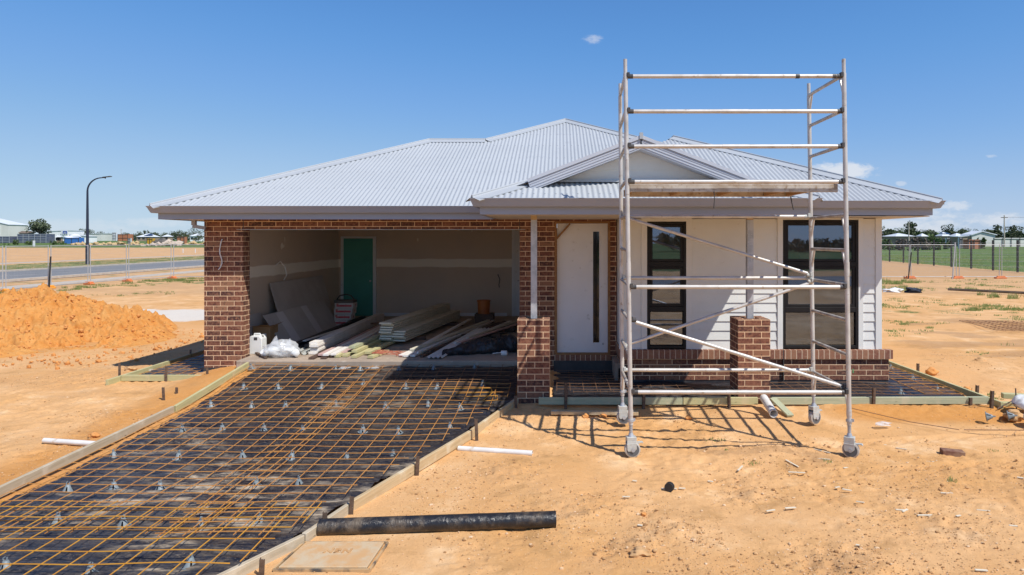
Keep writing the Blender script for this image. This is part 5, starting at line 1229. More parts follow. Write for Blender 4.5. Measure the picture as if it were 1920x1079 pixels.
# set the loose goods down a little nearer the opening; the leaning sheets stay on their wall
for o in list(bpy.data.objects):
    if o not in BEFORE and o.parent is None and o.name.split('.')[0] != 'wall_sheet':
        o.location.x *= .967; o.location.y *= .967
# red twine and small metal pieces at the slab edge
rnd = random.Random(31); pts = []
for i in range(60):
    a = i*.55; pts.append((-3.02+.36*math.cos(a*.73+.3)*rnd.uniform(.5, 1), 11.65+.22*math.sin(a)*rnd.uniform(.5, 1), ZS+.02+.05*abs(math.sin(a*.37))))
tag(MB().tube(pts, .006, 4, False).build('twine', MAT['cord_red'], fix=False, smooth=60), 'tangle of reddish twine on the slab right of the green timbers', 'twine')
board('steel_angle', (px(478, 11.7), 11.75, ZS+.03), (px(499, 11.3), 11.3, ZS+.02), .05, .03, MAT['stake'], 'short brown steel angle lying at the slab corner by the pier', 'steel angle')
m = MB().blob((px(646, 11.0), 11.02, .2), .10, 2, .4, 61, (1,.7,.4)); tag(m.build('plastic_scrap', MAT['clear'], smooth=60), 'scrap of clear plastic at the slab edge above the mesh, left one', 'plastic scrap')
m = MB().blob((px(696, 11.0), 11.02, .2), .10, 2, .4, 62, (1.2,.7,.4)); tag(m.build('plastic_scrap', MAT['clear'], smooth=60), 'scrap of clear plastic at the slab edge above the mesh, right one', 'plastic scrap')
# ================================================================== FENCES
def wire_mb(L, H):
    m = MB()
    for x in np.arange(.06, L, .075): m.add([(x-.0016,0,.12),(x+.0016,0,.12),(x+.0016,0,H),(x-.0016,0,H)], [(0,1,2,3)])
    for z in np.arange(.12, H, .30): m.add([(0,0,z-.0022),(L,0,z-.0022),(L,0,z+.0022),(0,0,z+.0022)], [(0,1,2,3)])
    return m
def panel(p, q, label, lean=0.0):
    p = Vector(p); q = Vector(q); L = (q-p).length-.16
    o = thing('temporary_fence', label, 'fence panel', (0,0,0), 'temporary mesh fence panels')
    H = 2.05
    for x in (0, L): MB().tube([(x, 0, .0), (x, 0, H+.04)], .021, 8).build('post', MAT['fence_steel'], o, smooth=50)
    parts('rail', MAT['fence_steel'], o, [MB().tube([(0, 0, z), (L, 0, z)], .019, 8) for z in (H, .12)], smooth=50)
    wire_mb(L, H).build('wire_mesh', MAT['fence_steel'], o, fix=False)
    d = (q-p).normalized(); s = p + d*.08
    o.location = (s.x, s.y, g0(s.x, s.y)); o.rotation_euler = (lean, 0, math.atan2(d.y, d.x)); return o
def foot(x, y, ang, mat, label):
    m = MB(); m.prism([(-.34,-.12,0),(.34,-.12,0),(.34,.12,0),(-.34,.12,0)], (0,0,.09)); m.prism([(-.26,-.10,.0901),(.26,-.10,.0901),(.22,.10,.0901),(-.22,.10,.0901)], (0,0,.07))
    o = m.build('fence_weight', mat, loc=(0,0,0), bevel=.02); o.location = (x, y, g0(x, y)); o.rotation_euler = (0,0,ang); return tag(o, label, 'fence foot', 'weighted feet of the temporary fence')
LP = [(-25.2, 24.6), (px(8, 29.6), 29.6), (px(93, 32), 32.0), (px(167, 34.6), 34.6), (px(239, 37.1), 37.1), (px(323, 39.8), 39.8), (-20.6, 40.2)]
for (a, b), lb in zip(zip(LP, LP[1:]), ('mesh fence panel at the left edge, nearest the camera', 'mesh fence panel at left between the edge and the black picket', 'mesh fence panel at left between the black picket and the street lamp', 'mesh fence panel at left just right of the street lamp', 'mesh fence panel at left before the rubble pile', 'mesh fence panel at left running behind the garage')): panel(a, b, lb)
for i, ((x, y), mt, lb) in enumerate(zip(LP[1:6], ('yellow_foot', 'yellow_foot', 'orange_foot', 'orange_foot', 'orange_foot'), ('yellow orange fence foot at the left edge behind the soil heap', 'yellow orange fence foot under the black picket', 'orange fence foot below the street lamp', 'orange fence foot in the middle of the left fence', 'orange fence foot in the grass near the garage'))): foot(x, y, math.atan2(2.6, .3)+1.2, MAT[mt], lb)
RP = [(15.4, 40.2), (18.3, 40.1), (px(1706, 40), 40), (px(1796, 40), 40), (px(1877, 40), 40.05), (29.4, 40.2), (32.2, 40.4)]
for (a, b), lb, ln in zip(list(zip(RP, RP[1:]))[1:], ('mesh fence panel at right just beside the house corner', 'mesh fence panel at right between the two leaning post pairs', 'mesh fence panel at right with a leaning left post', 'mesh fence panel at the right edge of the picture', 'mesh fence panel at right, farthest from the house'), (.05, -.04, .02, 0, 0)): panel(a, b, lb, ln)
for (x, y), lb in zip(RP[2:5], ('orange fence foot at right under the leaning black stay', 'orange fence foot at right, middle one', 'orange fence foot at right nearest the picture edge')): foot(x, y, .05, MAT['orange_foot'], lb)
def picket(p, q, label): return tag(MB().bar(p, q, .05, .05).build('star_picket', MAT['black_post']), label, 'picket')
picket((px(92, 31.7), 31.7, 0), (px(95, 31.7), 31.7, 1.55), 'black steel picket standing in a yellow fence foot at left')
picket((px(1703, 39.8), 39.8, .0), (px(1709, 39.8), 39.8, 1.6), 'leaning black steel stay on the right mesh fence')
picket((px(1786, 39.7), 39.7, .0), (px(1791, 39.7), 39.7, 2.2), 'leaning grey stay against the right mesh fence').data.materials[0] = MAT['fence_steel']
# paddock fence: posts and wires
FPs = [(1594, 90), (1620, 84), (1645, 78), (1668, 71), (1694, 67.5), (1721, 63.6), (1751, 60), (1784, 57), (1821, 53.8), (1862, 50.6), (1908, 47.7), (1958, 44.8)]
pfn = thing('paddock_fence', 'black post and wire fence along the edge of the green paddock', 'fence', (px(1751, 60), 60, 0)); P3 = []
for u, Yc in FPs:
    x = px(u, Yc); P3.append((x, Yc, g0(x, Yc)))
    MB().box(x-.055, x+.055, Yc-.055, Yc+.055, -.1, 2.32).build('post', MAT['black_post'], pfn)
wm = MB()
for z in (.35, .8, 1.25, 1.7, 2.1):
    for a, b in zip(P3, P3[1:]): wm.tube([(a[0], a[1]-.1, a[2]+z), (b[0], b[1]-.1, b[2]+z)], .012, 4)
wm.build('wire', MAT['fence_steel'], pfn)

# ================================================================== STREET LAMP AND POLES
sl = thing('street_lamp', 'tall dark blue street lamp with a curved arm beside the road at left', 'street lamp', (px(164, 63.3), 63.3, 0)); lx = sl.location.x
m = MB(); m.tube([(lx, 63.3, -.2), (lx, 63.3, 1.9)], .17, 12).tube([(lx, 63.3, 1.8), (lx, 63.3, 5), (lx, 63.3, 7.0)], .13, 12, r2=.085); m.build('pole', MAT['lamp_paint'], sl, smooth=40)
pts = [(lx, 63.3, 6.9)] + [(lx+1.35-1.35*math.cos(a), 63.3, 7.0+1.28*math.sin(a)) for a in np.linspace(0, 1.45, 12)] + [(lx+1.75, 63.3, 8.32)]
MB().tube(pts, .085, 10, r2=.05).build('arm', MAT['lamp_paint'], sl, smooth=40)
MB().prism([(lx+1.5, 63.18, 8.30), (lx+2.25, 63.14, 8.38), (lx+2.25, 63.46, 8.38), (lx+1.5, 63.42, 8.30)], (0,0,.07)).tube([(lx+1.7, 63.3, 8.2), (lx+1.7, 63.3, 8.31)], .05, 8).build('lamp_head', MAT['latch'], sl)
def powerpole(u, vt, Yc, label, arm=True):
    x = px(u, Yc); z0 = g0(x, Yc); zt = pz(vt, Yc); o = thing('power_pole', label, 'power pole', (x, Yc, z0))
    MB().tube([(x, Yc, z0-.3), (x, Yc, zt)], .22, 8, r2=.13).build('pole', MAT['pale_concrete'], o, smooth=50)
    if arm: MB().box(x-1.0, x+1.0, Yc-.06, Yc+.06, zt-.75, zt-.6).build('crossarm', MAT['bark'], o)
    return x, zt
x1, z1 = powerpole(1883, 404, 190, 'tall pale power pole before the dark trees at the right edge')
x2, z2 = powerpole(1704, 416, 215, 'pale power pole beside the lone tall tree at right', False)
powerpole(227, 430, 520, 'distant power pole above the orange brick wall at left')
powerpole(1820, 433, 230, 'slim pale pole between the far houses at right', False)
wr = MB()
for dx in (-.9, 0, .9):
    wr.tube([(x1+dx, 190, z1-.55), (x1+dx+22, 184, z1-1.0), (x1+dx+50, 176, z1-.4)], .03, 4)
tag(wr.build('power_line', MAT['latch'], fix=False), 'power lines running right from the tall pale pole', 'power line')

# ================================================================== TREES
def leafcloud(mb, centers, n, size, rnd):
    for i in range(n):
        c, r = rnd.choice(centers)
        while True:
            d = Vector((rnd.uniform(-1,1), rnd.uniform(-1,1), rnd.uniform(-1,1)))
            if .05 < d.length < 1: break
        d = d.normalized()*(d.length**.45)
        p = Vector(c) + Vector((d.x*r[0], d.y*r[1], d.z*r[2]))
        a = Vector((rnd.uniform(-1,1), rnd.uniform(-1,1), rnd.uniform(-1,1))).normalized(); b = a.cross(Vector((rnd.uniform(-1,1), rnd.uniform(-1,1), rnd.uniform(-1,1)))).normalized()
        s = size*rnd.uniform(.6, 1.3)
        mb.add([p-a*s-b*s*.5, p+a*s*.2-b*s*.7, p+a*s, p+a*s*.1+b*s*.7], [(0,1,2,3)])
def make_tree(name, x, y, h, w, seed, mat, label, group=None, n=900, trunk=.3, leaf=None, squat=False):
    rnd = random.Random(seed); z0 = g0(x, y); o = thing(name, label, 'tree', (x, y, z0), group)
    t = MB(); top = Vector((x+rnd.uniform(-.1,.1)*w, y, z0+h*.62)); base = Vector((x, y, z0-.2))
    t.tube([base, base.lerp(top, .5)+Vector((rnd.uniform(-.05,.05)*w,0,0)), top], h*.035, 7, r2=h*.012)
    cs = []
    k = max(6, int(9+w/h*4))
    for i in range(k):
        a = 2*math.pi*i/k+rnd.uniform(-.4,.4); rr = w*.5*rnd.uniform(.35,.78); zz = z0 + h*(trunk + (1-trunk)*rnd.uniform(.18,.80))
        if squat: zz = z0 + h*rnd.uniform(.15, .75)
        c = Vector((x+math.cos(a)*rr, y+math.sin(a)*rr*.8, zz)); r = w*rnd.uniform(.15,.26)
        cs.append((c, (r, r, min(r*.8, (1-trunk)*h*.3))))
        st = base.lerp(top, rnd.uniform(.45,.9)); t.tube([st, st.lerp(c, .5)+Vector((0,0,h*.03)), c], h*.012, 5, r2=h*.004)
    cs.append((Vector((x+rnd.uniform(-.1,.1)*w, y, z0+h*.86)), (w*.2, w*.2, h*.13))); cs.append((Vector((x, y, z0+h*(trunk+.5*(1-trunk)))), (w*.3, w*.3, h*.2)))
    t.build('trunk', MAT['bark'], o, smooth=60, fix=False)
    c = MB(); leafcloud(c, cs, n, leaf or max(w, h)*.035, rnd); c.build('crown', mat, o, fix=False)
    return o
def tree_at(u, vt, Yc, wpx, seed, mat, label, **k):
    x = px(u, Yc); z0 = g0(x, Yc); h = pz(vt, Yc)-z0
    return make_tree(k.pop('name', 'tree'), x, Yc, h, wpx/F*Yc, seed, MAT[mat], label, **k)
tree_at(75, 410, 300, 42, 1, 'leaf_euc', 'large spreading gum tree beside the grey shed at left', name='gum_tree', n=1500, trunk=.34, leaf=.42)
tree_at(163, 429, 420, 24, 2, 'leaf_euc', 'round grey green tree right behind the street lamp', n=700)
for i, (u, vt, Yc, w, mt, lb) in enumerate(((186, 434, 560, 20, 'leaf', 'low far tree between street lamp and white silo'), (205, 436, 600, 10, 'leaf', 'tiny far tree just left of the white silo'), (236, 437, 620, 22, 'leaf', 'low far tree above the orange brick wall'),
    (259, 434, 520, 22, 'leaf', 'rounded dark tree right of the orange brick wall'), (271, 431, 500, 7, 'leaf', 'narrow pointed tree, left of a pair above the white roof'), (277, 431, 505, 6, 'leaf', 'narrow pointed tree, right of a pair above the white roof'), (289, 436, 560, 22, 'leaf', 'low dark tree behind the white roofed house at left'), (310, 436, 540, 20, 'leaf_euc', 'grey green tree above the rubble pile'), (325, 434, 500, 22, 'leaf', 'dark tree between rubble pile and orange bricks'), (337, 432, 500, 24, 'leaf_euc', 'spreading tree above the orange bricks at left'), (351, 433, 460, 22, 'leaf', 'dark tree left of the tall tree near the garage'), (366, 426, 430, 26, 'leaf_euc', 'tall tree nearest the garage at left'), (345, 441, 300, 18, 'leaf', 'dark bush behind the orange bricks'), (372, 440, 290, 26, 'leaf', 'dark bushy tree before the white roof near the garage'), (392, 430, 440, 26, 'leaf', 'tree hidden partly by the garage wall'))):
    tree_at(u, vt, Yc, w, 20+i, mt, lb, n=420, trunk=.2, group='far trees beyond the left field')
for i, (u, vt, Yc, w, mt, lb, n) in enumerate(((1655, 424, 280, 14, 'leaf_euc', 'thin tree just right of the house wall', 380), (1669, 431, 330, 24, 'leaf', 'low dark tree behind the first far roof at right', 420), (1688, 426, 300, 28, 'leaf_scrub', 'mid green tree left of the lone tall tree at right', 500), (1707, 414, 260, 24, 'leaf', 'lone tall dark tree at right, taller than its neighbours', 1000), (1735, 430, 330, 26, 'leaf', 'dark tree right of the lone tall tree', 420), (1752, 431, 350, 20, 'leaf_euc', 'grey green tree over the second far roof', 400),
    (1781, 420, 270, 26, 'leaf', 'tall rounded tree in the middle of the right hand tree line', 900), (1768, 430, 340, 20, 'leaf_scrub', 'lower tree just left of the tall rounded one', 380), (1808, 427, 320, 26, 'leaf_euc', 'grey green tree right of the tall rounded one', 480), (1830, 428, 330, 24, 'leaf', 'dark tree above the white shed at right', 420), (1848, 429, 340, 22, 'leaf', 'dark tree between white shed and the big dark trees', 420), (1719, 428, 340, 22, 'leaf', 'dark tree close behind the lone tall tree', 400),
    (1869, 421, 210, 26, 'leaf', 'big dark tree left of the tall power pole', 1300), (1902, 422, 205, 34, 'leaf', 'big dark tree right of the tall power pole', 1500), (1938, 420, 208, 32, 'leaf', 'big dark tree cut by the right edge', 900), (1747, 438, 235, 12, 'leaf_scrub', 'green bush between the two far roofs at right', 350), (1640, 428, 330, 24, 'leaf', 'tree hidden partly by the house wall at right', 300))):
    tree_at(u, vt, Yc, w, 60+i, mt, lb, n=n, trunk=.16, group='far trees beyond the right paddock')
def wood_at(u0, u1, vlo, vhi, Yc, mat, label, seed, n):
    rnd = random.Random(seed); x0, x1 = px(u0, Yc), px(u1, Yc); cs = []; z0 = g0((x0+x1)/2, Yc); k = int((x1-x0)/5)
    for i in range(k):
        h = pz(rnd.uniform(vlo, vhi), Yc)-z0; cs.append((Vector((x0+(x1-x0)*(i+rnd.random())/k, Yc+rnd.uniform(-6, 6), z0+h*.52)), (rnd.uniform(2.6, 5), 3.5, h*.5)))
    c = MB(); leafcloud(c, cs, n, .75, rnd); tag(c.build('far_wood', MAT[mat], loc=((x0+x1)/2, Yc, z0), fix=False), label, 'wood', kind='stuff')
wood_at(1630, 1880, 437, 430, 390, 'leaf', 'far dark wood behind the houses beyond the right paddock', 5, 5200)
wood_at(1700, 1900, 440, 434, 300, 'leaf_scrub', 'mid green hedge line between the houses beyond the right paddock', 6, 3000)
wood_at(420, 1640, 442, 436, 620, 'leaf', 'far dark wood along the horizon behind the house', 9, 6000)
wood_at(232, 420, 442, 436, 600, 'leaf', 'far dark wood along the horizon at left', 7, 3600)
def bush_at(u, vt, Yc, wpx, seed, mat, label, n=260):
    x = px(u, Yc); z0 = g0(x, Yc); h = max(pz(vt, Yc)-z0, .8); w = wpx/F*Yc; rnd = random.Random(seed)
    cs = [(Vector((x+rnd.uniform(-.42,.42)*w, Yc+rnd.uniform(-1,1), z0+h*rnd.uniform(.2,.6))), (w*.16, w*.1, h*.38)) for _ in range(9)]
    c = MB(); leafcloud(c, cs, n, h*.10+.05, rnd); o = c.build('bush', MAT[mat], loc=(x, Yc, z0), fix=False); return tag(o, label, 'bush', 'low bushes along the paddock')
for i, a in enumerate(((1664, 446, 150, 26, 'leaf_scrub', 'bright green low bush just right of the house wall'), (1690, 446, 145, 22, 'scrub_dry', 'dry brown bush left of the lone tall tree'), (1712, 445, 140, 26, 'scrub_dry', 'dry brown bush below the lone tall tree'), (1735, 447, 150, 20, 'scrub_dry', 'dry brown bush right of the lone tall tree'), (1757, 445, 150, 22, 'leaf_scrub', 'bright green bush before the middle far roof'), (1775, 449, 160, 10, 'leaf_scrub', 'small green bush before the middle far roof'), (1838, 445, 170, 16, 'leaf_scrub', 'green bush before the white shed at right'))): bush_at(a[0], a[1], a[2], a[3], 130+i, a[4], a[5])
for i, (u, v) in enumerate(((10, 457), (28, 449), (50, 451), (56, 450), (100, 450), (115, 452))): bush_at(u, v, 240, 14, 150+i, 'leaf_scrub', ('weedy bush at the left edge of the grass band', 'weedy bush below the grey shed', 'weedy bush left of the white marker post', 'weedy bush above the white marker post', 'weedy bush below the right end of the blue stacks', 'weedy bush left of the blue container')[i], 160)

# ================================================================== FAR BUILDINGS
def bx(mb, u0, u1, vt, Yc, dep, zb=None):
    x0, x1 = px(u0, Yc), px(u1, Yc); z0 = g0(x0, Yc)-.3 if zb is None else zb
    return mb.box(x0, x1, Yc, Yc+dep, z0, pz(vt, Yc))
def span(u0, u1, Yc, dep):                          # front edge of a box whose far side wall shows too
    return (px(u0, Yc), px(u1, Yc+dep)) if u1 < VX else (px(u0, Yc+dep), px(u1, Yc))
def far_house(name, u0, u1, veave, vridge, Yc, label, wall, roof, hip=True, gable_front=False, win=2):
    dep0 = min(10, .45*(u1-u0)/max(abs(VX-(u0+u1)/2), 1)*Yc); x0, x1 = span(u0, u1, Yc, dep0); z0 = g0(x0, Yc); ze, zr = pz(veave, Yc), pz(vridge, Yc); dep = dep0; o = thing(name, label, 'building', ((x0+x1)/2, Yc+dep/2, z0))
    MB().box(x0+.4, x1-.4, Yc+.4, Yc+dep-.4, z0-.3, ze).build('wall', MAT[wall], o)
    i = dep/2 if hip else .0; ym = Yc+dep/2; i = min(i, (x1-x0)*.45)
    r = MB().add([(x0,Yc,ze),(x1,Yc,ze),(x1,Yc+dep,ze),(x0,Yc+dep,ze),(x0+i,ym,zr),(x1-i,ym,zr)], [(0,1,5,4),(2,3,4,5),(0,4,3),(1,2,5),(0,3,2,1)])
    r.build('roof', MAT[roof], o)
    for k in range(win):
        xx = x0 + (x1-x0)*(k+.7)/(win+.4); MB().box(xx-.7, xx+.7, Yc+.36, Yc+.398, z0+1, z0+2.3).build('window', MAT['window_far'], o)
    return o
def shed(name, u0, u1, vl, vr, Yc, dep, label, mat, extra=None):
    dep = min(dep, .4*(u1-u0)/max(VX-u1, 1)*Yc); x0, x1 = span(u0, u1, Yc, dep); z0 = g0(x0, Yc)-.3; o = thing(name, label, 'building', ((x0+x1)/2, Yc, z0))
    zl, zr = pz(vl, Yc), pz(vr, Yc)
    MB().prism([(x0,Yc,z0),(x1,Yc,z0),(x1,Yc,zr),(x0,Yc,zl)], (0,dep,0)).build('wall', MAT[mat], o)
    m = MB()
    n = max(3, int((x1-x0)/3))
    for k in range(n): 
        xx = x0+(x1-x0)*k/n; m.box(xx-.06, xx+.06, Yc-.08, Yc-.002, z0, min(zl, zr)-.2)
    m.build('wall_rib', MAT['shed_white'], o)
    MB().prism([(x0-.3,Yc-.3,zl+.02),(x1+.3,Yc-.3,zr+.02),(x1+.3,Yc-.3,zr+.25),(x0-.3,Yc-.3,zl+.25)], (0,dep+.6,0)).build('roof', MAT['roof_pale'], o)
    return o
shed('factory_shed', -40, 52, 409, 422, 330, 40, 'tall grey factory shed with a sloping top at the left edge', 'shed_grey')
st = shed('warehouse', 78, 158, 435, 433, 400, 30, 'long white warehouse with a small sign behind the gum tree', 'shed_white')
xs0, xs1 = px(115.5, 399), px(127, 399); sg = MB().box(xs0, xs1, 398.6, 399.2, pz(440.5, 399), pz(431.5, 399)).build('sign', MAT['tarp_white'], st)
lg = MB(); xa_, xb_ = px(117, 398), px(124.5, 398); za, zb_ = pz(438.5, 398), pz(433.5, 398)
lg.box(xa_, xb_, 398.3, 398.59, zb_-.35, zb_).box(xa_, xa_+.35, 398.3, 398.59, za, zb_-.36).box(xb_-.35, xb_, 398.3, 398.59, za, zb_-.36).box(xa_+.9, xb_-.9, 398.3, 398.59, za, za+.5)
lg.build('sign_mark', MAT['blue_print'], sg)
shed('long_shed', 157, 211, 440, 438.5, 410, 20, 'long low pale shed right of the street lamp', 'shed_grey')
def stackbox(name, u0, u1, vt, vb, Yc, dep, mat, label, rows=3, cat='stack'):
    dep = min(dep, .35*(u1-u0)/max(abs(VX-u1), 1)*Yc); x0, x1 = span(u0, u1, Yc, dep); z0, zt = g0(x0, Yc)-.1, pz(vt, Yc); o = thing(name, label, cat, ((x0+x1)/2, Yc, z0))
    MB().box(x0, x1, Yc, Yc+dep, z0, zt).build('body', MAT[mat], o)
    m = MB()
    for k in range(rows): zz = z0+(zt-z0)*(k+.9)/rows; m.box(x0-.05, x1+.05, Yc-.12, Yc-.003, zz-.16, zz)
    n = max(2, int((x1-x0)/2.4))
    for k in range(n+1): xx = x0+(x1-x0)*k/n; m.box(xx-.08, xx+.08, Yc-.22, Yc-.123, z0, zt)
    m.build('frame', MAT['galv' if mat == 'navy' else 'latch'], o); return o
stackbox('steel_stack', -20, 32, 443.5, 451, 290, 4, 'navy', 'low run of blue grey stacked steel at the left edge'); stackbox('steel_stack', 33, 103, 439, 451, 292, 5, 'navy', 'high run of blue grey stacked steel below the gum tree', 4)
far_house('farm_shed', 33, 66, 437.5, 433.5, 305, 'shed with a brown roof behind the blue grey stacks', 'wall_tan', 'far_brown', hip=False, win=0)
far_house('site_hut', 103, 121, 445, 442, 300, 'small tan hut with a pale roof left of the blue container', 'wall_tan', 'roof_pale', hip=False, win=2)
stackbox('container', 121, 158, 446, 452, 270, 3, 'blue', 'blue open container with white covers left of the street lamp', 1, 'container')
m = MB(); m.blob((px(137, 271.5), 271.5, pz(446, 271)), 1.9, 3, .25, 4, (1.7,.7,.6)); tag(m.build('tarpaulin', MAT['tarp_white'], smooth=60), 'white tarpaulin heap on the blue container', 'tarpaulin')
stackbox('container', 131, 149, 440.5, 446, 330, 3, 'blue', 'second smaller blue container behind the first', 1, 'container')
shed('canopy', 145, 182, 442, 444, 300, 6, 'low white canopy right behind the street lamp', 'shed_white')
stackbox('silo', 211, 220, 436.5, 450, 400, 6, 'tarp_white', 'white square silo left of the orange brick wall', 3, 'silo')
stackbox('brick_stack', 221, 250, 439.5, 450, 395, 8, 'brick_orange', 'orange brick building right of the white silo', 2, 'building')
far_house('house', 254, 302, 444.5, 438, 380, 'far house with a white hip roof and dark solar panels', 'wall_tan', 'roof_pale', win=3)
xh = px(270, 379); MB().prism([(px(270,381), 381, pz(443.5,381)+.25), (px(282,381), 381, pz(443.5,381)+.25), (px(282,381), 384.5, pz(440,384)+.25), (px(273,381), 384.5, pz(440,384)+.25)], (0,0,.15)).build('tmp', MAT['solar'], bpy.data.objects['house.001']).name = 'solar_panel'
far_house('house', 302, 326, 444, 440, 420, 'far grey roofed house above the rubble pile', 'wall_tan', 'roof_pale', win=2)
far_house('house', 354, 386, 443, 438, 360, 'far white roofed house nearest the garage at left', 'shed_white', 'roof_pale', win=2)
stackbox('brick_pallet', 332, 351, 444.5, 453, 260, 2, 'brick_orange', 'orange stack of brick pallets right of the rubble', 2, 'brick pallet')
stackbox('skip', 276, 291, 447.5, 453, 262, 2, 'yellow', 'yellow and orange bin left of the dark rubble', 1, 'skip')
stackbox('crates', 240, 247, 447, 452, 262, 2, 'tarp_white', 'pale crates at the foot of the orange brick building', 2, 'crates')
def heap(u, vt, Yc, wpx, mat, label, seed, cat='heap', n=14, name='rubble_heap'):
    x = px(u, Yc); z0 = g0(x, Yc); h = pz(vt, Yc)-z0; w = wpx/F*Yc; rnd = random.Random(seed); m = MB()
    for i in range(n):
        t = rnd.uniform(-1, 1); m.blob((x+t*w*.42, Yc+rnd.uniform(-1.5,1.5), z0+h*.35*(1-abs(t))*rnd.uniform(.3,1.5)), rnd.uniform(.3,.55)*h*(1.2-abs(t)*.6), 1, .35, seed*10+i, (1.2,1,.8))
    return tag(m.build(name, MAT[mat], smooth=None), label, cat)
heap(300, 444, 220, 24, 'rubble_dark', 'dark rubble heap in the left distance', 3); heap(318, 447, 216, 34, 'rubble_pale', 'pale concrete rubble heap in the left distance', 4, n=22); heap(290, 453, 214, 46, 'rubble_pale', 'low spread of pale broken concrete left of the rubble heap', 5, n=22); heap(331, 449, 222, 16, 'rubble_pale', 'small pale rubble heap right of the big one', 6)
for i, (u, w) in enumerate(((148, 26), (178, 24), (205, 40), (224, 26), (255, 34), (360, 40), (385, 30))):
    heap(u, 451.5, 236, w, 'far_soil', ('low tan soil heap just left of the street lamp', 'low tan soil heap right of the street lamp', 'low tan soil heap below the pale shed', 'low tan soil heap below the white silo', 'low tan soil heap below the orange brick building', 'low tan soil heap near the garage at left', 'low tan soil heap hidden partly by the garage')[i], 30+i, 'soil heap', 10, 'soil_heap')
mk = MB().box(px(63.5, 190)-.2, px(63.5, 190)+.25, 189.8, 190.2, .3, 2.1).build('marker_post', MAT['tarp_white'], bevel=.03); tag(mk, 'short white marker post in the grass band at left', 'marker post')
for i, (u, v) in enumerate(((343, 468), (366, 468))): tag(MB().box(px(u, 118)-.05, px(u, 118)+.05, 118, 118.1, -.1, .75).build('survey_peg', MAT['tarp_white']), ('white survey peg on the tan field, left of two', 'white survey peg on the tan field, right of two')[i], 'peg')
far_house('house', 1652, 1718, 443.5, 437.5, 225, 'long far house with a pale roof left of the pale power pole', 'wall_tan', 'roof_pale', win=4); far_house('house', 1716, 1742, 443.5, 438, 232, 'far house with a pale blue roof right of the pale power pole', 'wall_tan', 'roof_pale', win=2)
far_house('house', 1752, 1785, 443, 435.5, 240, 'far house with dark solar panels on its pale roof', 'wall_tan', 'roof_pale', win=2); far_house('house', 1776, 1812, 443, 437.5, 228, 'far house with a grey roof left of the white shed', 'wall_tan', 'roof_pale', win=3)
o = bpy.data.objects['house.006'] if 'house.006' in bpy.data.objects else None
sp2 = MB().prism([(px(1768,241), 241, pz(441.2,241)+.35), (px(1783,241), 241, pz(441.2,241)+.35), (px(1781,241), 243.5, pz(438.3,243)+.35), (px(1770,241), 243.5, pz(438.3,243)+.35)], (0,0,.12))
tgt = [q for q in bpy.data.objects if q.get('label', '').startswith('far house with dark solar')][0]
sp2.build('solar_panel', MAT['solar'], tgt)
def barn(u0, u1, vt, ve, Yc, label):
    x0, x1 = px(u0, Yc), px(u1, Yc); z0 = g0(x0, Yc)-.2; zt, ze = pz(vt, Yc), pz(ve, Yc); xm = x0+(x1-x0)*.62; o = thing('barn', label, 'building', ((x0+x1)/2, Yc, z0))
    xa = x0+(x1-x0)*.34
    MB().prism([(xa, Yc, z0), (x1, Yc, z0), (x1, Yc, ze), (xm, Yc, zt-.25), (xa, Yc, ze)], (0,5,0)).build('wall', MAT['shed_grey'], o)
    MB().prism([(x1+.4, Yc-.4, ze-.1), (xm, Yc-.4, zt-.1), (xa-.4, Yc-.4, ze-.1), (xa-.4, Yc-.4, ze+.15), (xm, Yc-.4, zt+.2), (x1+.4, Yc-.4, ze+.15)], (0,5.8,0)).build('roof', MAT['roof_pale'], o)
    MB().box(x0, xa-.1, Yc+.5, Yc+4.5, z0, ze-.6).build('side_wall', MAT['wall_tan'], o)
    MB().prism([(x0-.4, Yc+.2, ze-.6), (xa-.1, Yc+.2, ze-.3), (xa-.1, Yc+.2, ze-.1), (x0-.4, Yc+.2, ze-.4)], (0,4.5,0)).build('roof', MAT['roof_pale'], o)
barn(1800, 1866, 434.5, 441, 205, 'white roofed barn left of the big dark trees')
stackbox('brick_pallet', 1806, 1837, 449.5, 455, 165, 2, 'brick_orange', 'orange brick stack before the white roofed barn', 1, 'brick pallet')
stackbox('tank', 1772, 1780, 446.5, 453, 170, 2, 'tarp_white', 'small white tank before the middle far house', 1, 'tank')
stackbox('van_body', 1796, 1804, 446, 452, 172, 3, 'tarp_white', 'small white van body before the far houses', 1, 'van')
stackbox('yard_fence', 1862, 1960, 446.5, 452, 200, .3, 'shed_grey', 'low grey fence below the big dark trees at right', 1, 'fence')
# unseen low trees behind the camera, added to be mirrored in the panes
for i, (x, y, w, hh) in enumerate(((-26, -118, 26, 3.4), (4, -122, 24, 2.6), (31, -116, 25, 3.6), (60, -120, 26, 2.8))): make_tree('tree', x, y, hh, w, 300+i, MAT['leaf'], 'unseen low tree behind the camera, added for the window reflections', 'unseen trees added for the window reflections', 420, .08, squat=True)

